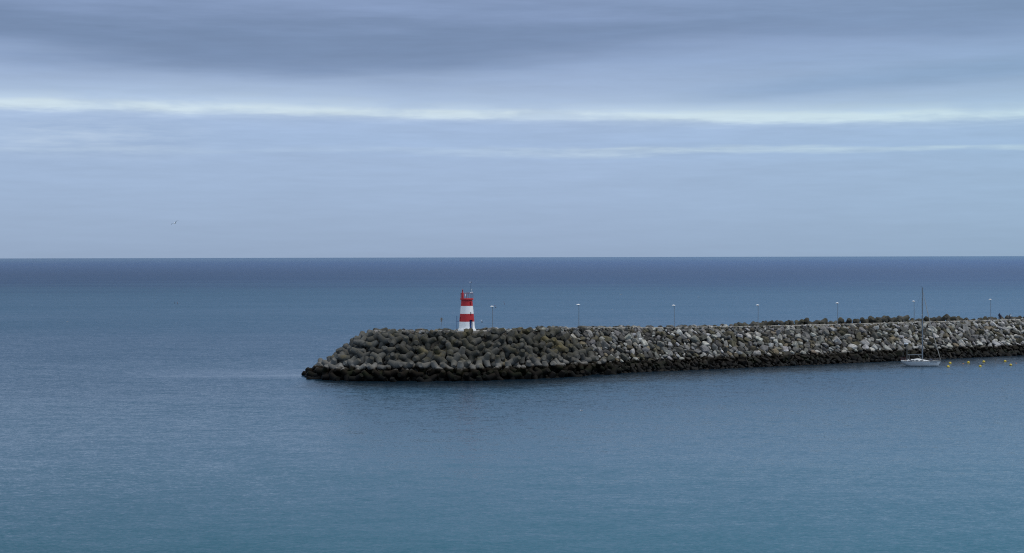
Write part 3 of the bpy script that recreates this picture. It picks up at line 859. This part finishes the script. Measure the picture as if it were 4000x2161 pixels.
tr = [hull_pt(0, j / NVv, -1) for j in range(NVv + 1)]; tr2 = [hull_pt(0, j / NVv, 1) for j in range(NVv + 1)]
b.grid([tr, tr2]); bmesh.ops.remove_doubles(b.bm, verts=b.bm.verts[:], dist=.002)
hull = b.build('hull', m_hull, boat, 40)
b = MB(); rows = []
for i in range(NU + 1):
    u = i / NU; e = hull_pt(u, 1, 1); rows.append([(e.x, -e.y * .985, e.z - .03), (e.x, 0, e.z + .03), (e.x, e.y * .985, e.z - .03)])
b.grid(rows); deck = b.build('deck', m_deck, boat, 40)
b = MB()
for s in (-1, 1): b.tube([hull_pt(i / NU, 1, s) + Vector((0, -s * .01, .01)) for i in range(NU + 1)], .035, 6)
b.build('toe_rail', m_grey, boat)
# cabin trunk: wedge rising aft
def cabin(x0, x1, x2, x3, w0, w1, z0, z1, name):
    b = MB(); rows = []
    for xx, ww, h in ((x0, w0 * .92, .0), (x0 + .12, w0, z1), (x1, w0, z1), (x2, (w0 + w1) / 2, z1 * .78), (x3, w1, .02)):
        rows.append([(xx, -ww, z0), (xx, -ww * .86, z0 + h * .9), (xx, -ww * .45, z0 + h), (xx, ww * .45, z0 + h), (xx, ww * .86, z0 + h * .9), (xx, ww, z0)])
    b.grid(rows); return b.build(name, m_deck, boat, 30)
cab = cabin(-2.45, -.2, .9, 2.35, .98, .5, 1.15, .46, 'cabin')
for xx, wl in ((-1.95, .75), (-1.02, .78), (.12, .75)):
    for s in (-1, 1):
        MB().box((xx, s * (.955 - .10 * max(0, xx + .2)), 1.42), (wl, .04, .15), Euler((R(-s * -18), 0, R(-s * 8 if xx > 0 else 0))).to_quaternion(), .012).build('window', m_dark, cab)
MB().lathe([(.85, 0), (.8, .1), (.5, .2), (0, .23)], c=(-.75, 0, 1.58), seg=24).build('cockpit_canvas', m_deck, boat, 60)
MB().box((-2.95, 0, 1.28), (.9, 1.9, .22), None, .06).build('coaming', m_deck, boat)
MB().box((-2.65, -.99, 1.25), (.85, .06, .20), None, .02).build('side_cloth', m_navy, boat)
MB().ball((2.35, -.1, 1.5), .34, 2, (1.1, .8, .8)).build('sail_bag', m_navy, boat)
MB().ball((-3.55, -.5, 1.3), .3, 2, (1.6, .9, .55)).build('coiled_cover', m_conc, boat)
MB().ball((-4.55, -.6, 1.28), .16, 2).build('fender', m_deck, boat); MB().ball((-4.15, -.8, 1.24), .15, 2).build('fender', m_deck, boat)
MX = .34; MT = 18.85
mast = MB().tube([(MX, 0, 1.2), (MX, 0, 10), (MX, 0, MT)], [.15, .145, .115], 14).build('mast', m_alu, boat)
for zz in (6.9, 12.3):
    for s in (-1, 1): MB().tube([(MX, 0, zz), (MX - .25, s * 1.35, zz + .05)], [.045, .025], 8).build('spreader', m_lampw, mast)
MB().tube([(MX, 0, MT), (MX - .12, 0, MT + .4), (MX - .75, 0, MT + .46)], .018, 6).build('wind_indicator', m_dark, mast)
MB().box((MX, 0, MT), (.32, .14, .14), None, .03).build('masthead', m_dark, mast)
boom = MB().tube([(MX - .12, 0, 2.73), (MX - 3.5, .12, 2.68)], [.085, .075], 10).build('boom', m_alu, boat)
MB().tube([(MX - .1, 0, 1.55), (MX - 1.05, .04, 2.66)], .035, 8).build('boom_strut', m_sail, boom)
MB().tube([(MX - 3.05, .1, 2.6), (MX - 3.15, .05, 1.25)], .022, 6).build('mainsheet', m_sail, boom)
bow = hull_pt(1, 1, 1)
b0 = Vector((MX + .12, 0, MT - .9)); b1 = Vector((bow.x - .12, 0, bow.z + .1))
fs = []; rr = []
for k in range(15):
    u = k / 14; p = b0.lerp(b1, u); p.y += .03 * math.sin(u * 9); p.x -= .18 * math.sin(PI * u); fs.append(p); rr.append(.02 + .105 * math.sin(PI * min(1, u * 1.02)) ** .45 * (.45 + .55 * u))
rr[-1] = .03
MB().tube(fs, rr, 10).build('furled_jib', m_sail, boat)
def wire(a, b__, name='stay', r_=.012): return MB().tube([a, b__], r_, 5).build(name, m_wire, boat)
for s in (-1, 1):
    for zz in (6.9, 12.3):
        wire((MX - .25, s * 1.35, zz), hull_pt(.53, 1, s) + Vector((0, 0, .03)), 'shroud') if zz < 8 else wire((MX - .25, s * 1.35, zz), (MX - .25, s * 1.35, 6.95), 'shroud')
    wire((MX, 0, MT - .2), (MX - .25, s * 1.35, 12.35), 'shroud')
wire((MX - .05, 0, MT - .05), hull_pt(0, 1, 1) * 1.0 + Vector((.1, -hull_pt(0, 1, 1).y, .1)), 'backstay')
sp0 = Vector((-3.35, -.55, 1.15))
pl = MB().tube([sp0, sp0 + Vector((0, 0, 4.2))], .045, 8).build('radar_pole', m_grey, boat)
MB().lathe([(.05, 4.1), (.33, 4.15), (.36, 4.25), (.33, 4.36), (.1, 4.42), (0, 4.42)], c=sp0, seg=24).build('radar_dome', m_lampw, pl, 40)
MB().box(sp0 + Vector((-.5, 0, 4.28)), (.3, .12, .3), None, .04).tube([sp0 + Vector((-.5, 0, 4.2)), sp0 + Vector((0, 0, 4.0))], .02, 6).build('aerial', m_lampw, pl)
# rails
def stanchions(us, name):
    b = MB()
    return [MB().tube([hull_pt(u, 1, s) + Vector((0, -s * .06, 0)), hull_pt(u, 1, s) + Vector((0, -s * .06, .62))], .016, 6).build('stanchion', m_wire, boat) for u in us for s in (-1, 1)]
stanchions((.14, .3, .45, .6, .74, .87), 's')
for s in (-1, 1):
    for hz_ in (.32, .61): MB().tube([hull_pt(u, 1, s) + Vector((0, -s * .06, hz_)) for u in (.02, .14, .3, .45, .6, .74, .87, .97)], .009, 5).build('lifeline', m_wire, boat)
m_rust = plain('pushpit_canvas', (.09, .035, .04), .8, 0, .3, 5)
pp = [hull_pt(.12, 1, -1), hull_pt(.0, 1, -1), hull_pt(0, 1, 1), hull_pt(.12, 1, 1)]
b = MB()
for hz_ in (.4, .75): b.tube([p + Vector((.03, 0, hz_)) for p in pp], .02, 6)
for p in pp: b.tube([p + Vector((.03, 0, 0)), p + Vector((.03, 0, .75))], .02, 6)
b.build('stern_rail', m_rust, boat)
b = MB(); pp = [hull_pt(.90, 1, -1), bow + Vector((.55, 0, 0)), hull_pt(.90, 1, 1)]
b.tube([pp[0] + Vector((0, 0, .62)), bow + Vector((.05, -.12, .66)), bow + Vector((.75, 0, .72)), bow + Vector((.05, .12, .66)), pp[2] + Vector((0, 0, .62))], .02, 6)
for p in (pp[0], pp[2]): b.tube([p, p + Vector((0, 0, .62))], .02, 6)
b.build('bow_rail', m_wire, boat)
b = MB()
for k in range(4):
    a = k * .8; c0 = Vector((-2.9, .1, 1.55))
    b.tube([c0 + Vector((.42 * math.cos(a + i * .5), .1, .34 * math.sin(a + i * .5))) for i in range(5)], .018, 5)
b.build('steering_wheel', m_wire, boat)
b = MB(); b.box((-3.0, .1, 1.4), (.2, .2, .5), None, .03); b.build('wheel_pedestal', m_deck, boat)
# registration letters on the bow
fc = bpy.data.curves.new('registration', 'FONT'); fc.body = '7 LIS 5 191 B'; fc.size = .30; fc.extrude = .004
fo = bpy.data.objects.new('tmp_text', fc); COL.objects.link(fo); dg = bpy.context.evaluated_depsgraph_get()
tm = bpy.data.meshes.new_from_object(fo.evaluated_get(dg)); bpy.data.objects.remove(fo)
u0_, u1_ = .735, .905
wd = max(v.co.x for v in tm.vertices)
hv = [tuple(v.co) for v in hull.data.vertices]; ht = []
for p_ in hull.data.polygons:
    f = list(p_.vertices)
    for k in range(1, len(f) - 1): ht.append((f[0], f[k], f[k + 1]))
hull_tree = BVHTree.FromPolygons(hv, ht, all_triangles=True)
def side_at(xq, zq):
    h_ = hull_tree.ray_cast(Vector((xq, -4, zq)), Vector((0, 1, 0)))
    return h_[0].y if h_[0] is not None else -.5
for v in tm.vertices:
    xq = (u0_ - .5) * BL + v.co.x / wd * (u1_ - u0_) * BL - .12; zq = .78 + v.co.y
    v.co = Vector((xq, side_at(xq, zq) - .012 - v.co.z, zq))
tm.name = 'registration'; link('registration', tm, m_letter, hull, 0)

# ------------------------------------------------------------------ yellow mooring buoys
m_buoy, t, bs = material('yellow_buoy')
oc = t.new('ShaderNodeTexCoord').outputs['Object']; _, _, hz = t.sep(oc)
nz = t.noise(oc, 6, 5, .6)
c = t.mix(t.range(t.m('ADD', hz, t.m('MULTIPLY', nz, .12)), .02, .12), (.05, .045, .015), (.52, .385, .03))
t.put(bs.inputs['Base Color'], c); bs.inputs['Roughness'].default_value = .45
def buoy():
    o = thing('mooring_buoy', (0, 0, 0), '', 'buoy', 'yellow mooring buoys off the breakwater')
    MB().lathe([(0, -.30), (.16, -.28), (.28, -.17), (.335, 0), (.33, .12), (.28, .25), (.18, .35), (.07, .395), (0, .40)], seg=28).build('float', m_buoy, o, 60)
    MB().lathe([(.336, -.02), (.35, -.01), (.35, .03), (.336, .04)], seg=28).build('collar', m_buoy, o, 40)
    MB().tube([(.05 * math.cos(a), 0, .415 + .05 * math.sin(a)) for a in [2 * PI * k / 12 for k in range(13)]], .012, 6, False).build('mooring_eye', m_wire, o)
    return o
by0 = buoy()
BY = [((1509, 1162), 'yellow ball buoy by the bow of the sailboat, farther of the pair'), ((1482, 1214), 'yellow ball buoy by the bow of the sailboat, nearer of the pair'),
      ((1772, 1152), 'yellow ball buoy by itself between the sailboat and the other buoys'), ((1992, 1144), 'yellow ball buoy under the seventh lamp post, closer to the rocks'),
      ((1941, 1207), 'yellow ball buoy under the seventh lamp post, farther from the rocks'), ((2297, 1136), 'yellow ball buoy under the walking people, close to the rocks'),
      ((2377, 1190), 'yellow ball buoy closest to the picture edge, out from the rocks')]
bpos = []
for k, ((zx, zy), lab) in enumerate(BY):
    o = by0 if k == 0 else copy_tree(by0)
    p = at(3300 + zx / 3.663, 1100 + (zy + 14) / 3.663, 0); o.location = (p.x, p.y + .2, .07); o['label'] = lab; bpos.append(p.copy())
    o.rotation_euler = (R(random.uniform(-10, 10)), R(random.uniform(-10, 10)), random.uniform(0, 6)); k_ = random.uniform(.96, 1.05); o.scale = (k_, k_, k_)
m_rope = plain('dark_rope', (.03, .03, .03), .9, 0, .2, 8)
bw = boat.matrix_basis @ (bow + Vector((0, 0, .05)))
a_ = bw; c_ = Vector((bpos[1].x - .1, bpos[1].y, .1))
pts = [a_.lerp(c_, u) - Vector((0, 0, .35 * math.sin(PI * u))) for u in [k / 10 for k in range(11)]]
for p in pts: p.z = max(p.z, .02)
tag(MB().tube(pts, .022, 6).build('mooring_line', m_rope), 'thin dark mooring line from the yacht bow to a yellow buoy', 'rope')
m_orange = plain('orange_float', (.45, .16, .05), .6, 0, .15, 6)
def small_float(px, py, mat, label, s=.13):
    p = at(px, py, 0)
    tag(MB().ball((0, 0, .02), s, 2, (1.5, .8, .75)).tube([(s * 1.35, 0, .03), (s * 1.9, 0, .05)], .02, 6).build('float', mat), label, 'float', 'small floats by the buoys')
    o = bpy.data.objects[-1] if False else [x_ for x_ in COL.objects if x_.name.startswith('float') and x_.parent is None][-1]
    o.location = p
small_float(3762.6, 1421.5, m_orange, 'tiny orange float between the two groups of yellow buoys')
small_float(3969, 1419.5, m_orange, 'tiny orange float out past the last yellow buoys')
small_float(3836.5, 1425, m_dark, 'small black float just above a yellow buoy', .2)
small_float(3849, 1420, m_dark, 'small black float midway between two stacked yellow buoys', .16)

# ------------------------------------------------------------------ fishing markers far out
def marker(px, py, h_, flag_m, label, lean_):
    p = at(px, py, 0)
    o = thing('marker_buoy', p, label, 'marker buoy', 'fishing net markers on the open sea')
    k = p.y / 400
    MB().lathe([(0, -.25), (.28, -.2), (.34, 0), (.30, .22), (.12, .34), (0, .36)], seg=16).build('float', m_dark, o, 50)
    top = Vector((lean_ * h_, 0, h_)); MB().tube([(0, 0, .2), top], .035, 6).build('pole', flag_m, o)
    MB().grid([[top + Vector((0, 0, 0)), top + Vector((-.15, .03, -.02)), top + Vector((-.28, 0, -.05))], [top - Vector((0, 0, .25)), top + Vector((-.14, .04, -.26)), top + Vector((-.26, 0, -.27))]]).build('flag', flag_m, o)
m_flagr = plain('faded_red_flag', (.30, .06, .06), .8, 0, .1, 4)
marker(1936.2, 1202, 1.35, m_flagr, 'dark marker float with red staff beside the first lamp head', -.33)
marker(1970.3, 1188.8, 1.5, m_flagr, 'dark marker float with red staff, second and higher past the first lamp', -.12)
marker(1882.8, 1259.6, 1.0, m_white, 'dark marker float with white staff between lighthouse and lamp', -.15)
marker(682.8, 1185.2, .9, m_dark, 'dark marker float with dark staff on open sea west of the breakwater', -.05)
marker(693.9, 1188.2, 1.3, m_flagr, 'marker float with red staff on open sea west of the breakwater', .05)

# ------------------------------------------------------------------ tyre on the rocks
m_rub = plain('tyre_rubber', (.012, .012, .014), .85, 0, .2, 8)
tp = at(2822, 1387, 2.7)
tr_ = thing('tyre', tp, 'old black tyre lying on pale boulders at the weed line', 'tyre')
# rest it on the slope in front of the armour
tr_.location = at_depth(2822, 1386, np.interp(tp.x, P[:, 0], P[:, 1]) - 17.0)
ax_ = Vector((.25, -.8, .55)).normalized()
prof = [(.27, -.11), (.34, -.14), (.46, -.13), (.50, -.06), (.50, .06), (.46, .13), (.34, .14), (.27, .11), (.30, 0), (.27, -.11)]
b = MB(); b.lathe(prof, seg=30, axis=ax_)
for f in [f for f in b.bm.faces if len(f.verts) > 4]: b.bm.faces.remove(f)
b.build('tread', m_rub, tr_, 50)

# ------------------------------------------------------------------ gulls
m_gw = plain('white_feather', (.75, .76, .78), .8, 0, .05, 8); m_gg = plain('grey_feather', (.17, .19, .22), .8, 0, .1, 8); m_bill = plain('yellow_bill', (.5, .35, .05), .6)
def gull(loc, span, yaw, bank, label, lift=(.10, .18), name='seagull'):
    o = thing(name, loc, label, 'gull', 'gulls over the water'); o.rotation_euler = (0, bank, yaw)
    k = span / 1.3
    o.scale = (k, k, k)
    MB().lathe([(0, -.26), (.05, -.22), (.085, -.08), (.08, .06), (.055, .15), (.06, .2), (.045, .25), (.01, .285), (0, .29)], seg=14, axis=(0, 1, 0)).build('body', m_gw, o, 60)
    MB().grid([[(-.05, -.2, .01), (0, -.2, .02), (.05, -.2, .01)], [(-.10, -.36, .0), (0, -.39, .01), (.10, -.36, .0)]]).build('tail', m_gw, o)
    MB().lathe([(.016, .27), (.012, .31), (0, .345)], seg=8, axis=(0, 1, 0)).build('bill', m_bill, o)
    for s in (-1, 1):
        rows = []
        for u in [i / 8 for i in range(9)]:
            xx = s * (.05 + .60 * u); zz = .03 + lift[0] * math.sin(u * PI * .75) + (lift[1] - lift[0]) * u * u
            yy = .06 + .06 * math.sin(u * PI) - .17 * max(0, u - .4); ch = .17 * (1 - u ** 2.2) + .015
            rows.append([(xx, yy, zz), (xx, yy - ch * .4, zz + .018), (xx, yy - ch, zz - .004), (xx, yy - ch * .4, zz - .008), (xx, yy, zz)])
        MB().grid(rows).build('wing', m_gg, o, 60)
    return o
gp_ = at_depth(683.5, 872.5, 262)
gull(gp_, 1.42, R(168), R(27), 'gull gliding on wide bent wings high above the open horizon', (.16, .06))
gull(at_depth(2390.5, 1208.5, 520), 1.05, R(60), R(12), 'gull with white wings flying low between second and third lamp', (.05, .12))
def resting(px, py, s, label):
    p = at(px, py, 0)
    o = thing('seagull', p, label, 'gull', 'gulls over the water', random.uniform(1.2, 1.9)); o.scale = (s, s, s)
    MB().lathe([(0, -.30), (.06, -.24), (.12, -.05), (.11, .10), (.05, .22), (0, .25)], c=(0, 0, .06), seg=14, axis=(0, 1, .12)).build('body', m_gw, o, 60)
    MB().ball((0, .24, .2), .065, 2).tube([(0, .2, .1), (0, .24, .18)], .045, 8).build('head', m_gw, o, 60)
    MB().tube([(0, .29, .19), (0, .36, .18)], [.016, .006], 6).build('bill', m_bill, o)
    for s_ in (-1, 1): MB().ball((s_ * .09, -.07, .1), .12, 2, (.35, 1.9, .6), Euler((R(10), 0, s_ * R(-6))).to_quaternion()).build('wing', m_gg, o, 60)
resting(264, 1258, 1.2, 'white gull resting alone on the open sea far from the breakwater')
resting(2271, 1606, .9, 'white gull resting on calm harbour water in front of the breakwater')
resting(2425, 1151.5, 2.2, 'distant white bird dot on the sea above the flying gull')
resting(2729, 1162, 2.0, 'distant white bird dot on the sea between third and fourth lamp')
# far motorboat near the horizon
mp = at(1706, 1017.5, 0)
fb = thing('motorboat', mp, 'tiny white motorboat far away just under the horizon', 'boat', None, R(100))
k = mp.y / F * 4.2 / 7.0
fb.scale = (k, k, k)
b = MB(); rows = []
for u in [i / 10 for i in range(11)]:
    hb = 1.1 * (1 - max(0, u - .45) ** 2 / .3025); hb = max(hb, .02); xx = (u - .5) * 7
    rows.append([(xx, -hb, 1.0 + .3 * u), (xx, -hb * .8, 0), (xx, 0, -.3), (xx, hb * .8, 0), (xx, hb, 1.0 + .3 * u), (xx, 0, 1.05 + .3 * u), (xx, -hb, 1.0 + .3 * u)])
b.grid(rows).build('hull', m_white, fb, 40)
cb = MB().box((-.4, 0, 1.7), (2.2, 1.5, 1.3), None, .12).build('cabin', m_white, fb)
MB().box((.72, 0, 1.95), (.06, 1.2, .5)).build('windscreen', m_glass, cb)

# ------------------------------------------------------------------ people on the crest
def skin_mesh(name, verts, edges, radii, root=0, sub=1):
    me = bpy.data.meshes.new(name); me.from_pydata(verts, edges, [])
    o = bpy.data.objects.new('tmp_skin', me); COL.objects.link(o)
    md = o.modifiers.new('skin', 'SKIN'); md.use_smooth_shade = True
    for i, v in enumerate(me.skin_vertices[0].data):
        r_ = radii[i]; v.radius = r_ if isinstance(r_, tuple) else (r_, r_); v.use_root = (i == root)
    if sub: ss_ = o.modifiers.new('sub', 'SUBSURF'); ss_.levels = sub; ss_.render_levels = sub
    dg = bpy.context.evaluated_depsgraph_get(); m2 = bpy.data.meshes.new_from_object(o.evaluated_get(dg)); m2.name = name
    bpy.data.objects.remove(o); bpy.data.meshes.remove(me); return m2
m_skin = plain('skin', (.36, .21, .15), .6, 0, .05, 8)
def person(loc, height, yaw, stride, coat, trouser, hairm, hood, label, long_coat=False):
    o = thing('person', loc, label, 'person', 'people walking on the breakwater', yaw); s = height / 1.75; o.scale = (s, s, s)
    a = stride
    V = [(0, 0, .95), (0, 0, 1.12), (0, .0, 1.32), (0, 0, 1.47), (0, .02, 1.53), (0, .03, 1.61), (0, .02, 1.71)]
    Rr = [.125, .12, .135, .055, .055, .082, .06]; Ed = [(i, i + 1) for i in range(6)]
    V.append((0, .125, 1.60)); Rr.append(.014); Ed.append((5, 7))          # nose
    legs, arms = {}, {}
    for sd in (-1, 1):
        i0 = len(V); ph = a * sd
        V += [(sd * .09, 0, .90), (sd * .095, .10 * abs(ph) / max(.01, abs(a) or 1) * (1 if ph > 0 else .6) * abs(a) * 3 + .02, .49), (sd * .10, ph * 1.0 - (.06 if ph < 0 else 0), .085), (sd * .105, ph * 1.0 + .15 - (.06 if ph < 0 else 0), .035)]
        Rr += [.09, .06, .042, .035]; Ed += [(0, i0), (i0, i0 + 1), (i0 + 1, i0 + 2), (i0 + 2, i0 + 3)]; legs[sd] = i0
        j0 = len(V)
        V += [(sd * .18, 0, 1.42), (sd * .225, -ph * .35 - .03, 1.16), (sd * .23, -ph * .8 + .06, .93), (sd * .23, -ph * .85 + .09, .86)]
        Rr += [.06, .042, .03, .034]; Ed += [(2, j0), (j0, j0 + 1), (j0 + 1, j0 + 2), (j0 + 2, j0 + 3)]; arms[sd] = j0
        hb = Vector(V[-1])
        for fi, (dy, L_) in enumerate(((-.032, .060), (-.011, .075), (.011, .08), (.032, .07))):
            k0 = len(V); V += [tuple(hb + Vector((0, dy, -.03))), tuple(hb + Vector((-sd * .008, dy + .004, -.03 - L_ * .55))), tuple(hb + Vector((-sd * .026, dy + .008, -.03 - L_)))]
            Rr += [.010, .009, .008]; Ed += [(j0 + 3, k0), (k0, k0 + 1), (k0 + 1, k0 + 2)]
        k0 = len(V); V += [tuple(hb + Vector((-sd * .015, .045, .0))), tuple(hb + Vector((-sd * .025, .06, -.045)))]; Rr += [.011, .009]; Ed += [(j0 + 3, k0), (k0, k0 + 1)]
    body = link('body', skin_mesh('body', V, Ed, Rr, 0, 1), m_skin, o, 60)
    # coat
    hem = .62 if long_coat else .84
    cv = [(0, 0, hem), (0, 0, .98), (0, 0, 1.14), (0, 0, 1.34), (0, 0, 1.46)]; cr_ = [(.20, .17), (.185, .15), (.175, .145), (.195, .15), (.085, .085)]; ce = [(i, i + 1) for i in range(4)]
    for sd in (-1, 1):
        j = arms[sd]; k0 = len(cv); cv += [V[j], V[j + 1], V[j + 2]]; cr_ += [.085, .068, .055]; ce += [(3, k0), (k0, k0 + 1), (k0 + 1, k0 + 2)]
    link('jacket', skin_mesh('jacket', cv, ce, cr_, 2, 1), coat, o, 60)
    tv = [(0, 0, .93)]; trr = [(.15, .125)]; te = []
    for sd in (-1, 1):
        j = legs[sd]; k0 = len(tv); tv += [V[j], V[j + 1], tuple(Vector(V[j + 2]) + Vector((0, 0, .03)))]; trr += [.105, .08, .062]; te += [(0, k0), (k0, k0 + 1), (k0 + 1, k0 + 2)]
    link('trousers', skin_mesh('trousers', tv, te, trr, 0, 1), trouser, o, 60)
    for sd in (-1, 1):
        p = Vector(V[legs[sd] + 2]); MB().ball(p + Vector((0, .07, -.035)), .1, 2, (.5, 1.45, .5)).build('shoe', m_dark, o, 60)
    if hood: MB().ball((0, -.005, 1.60), .135, 2, (.95, 1.0, 1.15)).build('hood', coat, o, 60)
    else: MB().ball((0, -.01, 1.655), .105, 2, (.95, 1.08, .95)).build('hair', hairm, o, 60)
    return o
m_coat1 = plain('navy_coat', (.010, .014, .032), .9, 0, .2, 8); m_coat2 = plain('dark_purple_coat', (.026, .012, .030), .9, 0, .2, 8)
m_coat3 = plain('black_olive_jacket', (.018, .018, .012), .9, 0, .2, 8); m_coat4 = plain('pale_jacket', (.50, .56, .62), .8, 0, .1, 8)
m_jean = plain('dark_jeans', (.012, .022, .035), .9, 0, .2, 8); m_hair = plain('dark_hair', (.015, .012, .011), .7, 0, .2, 8)
def stand(px, py):
    p = at(px, py, 8.75); return Vector((p.x, p.y, 8.76))
person(stand(3903.5, 1249), 1.85, R(160), .16, m_coat1, m_jean, m_hair, True, 'tall person in a long dark navy hooded coat past the last lamp', True)
person(stand(3909.6, 1249.4), 1.45, R(150), .12, m_coat2, m_jean, m_hair, False, 'short person in a dark purple coat close behind the tall hooded one', True)
person(stand(3943, 1249.6), 1.5, R(100), .2, m_coat3, m_jean, m_hair, False, 'short person in a black jacket walking beside one in pale jacket')
person(stand(3948.5, 1249), 1.64, R(100), .22, m_coat4, m_jean, m_hair, False, 'person in a pale blue jacket and dark trousers walking')

for mt in [m_ for m_ in bpy.data.meshes if m_.users == 0]: bpy.data.meshes.remove(mt)
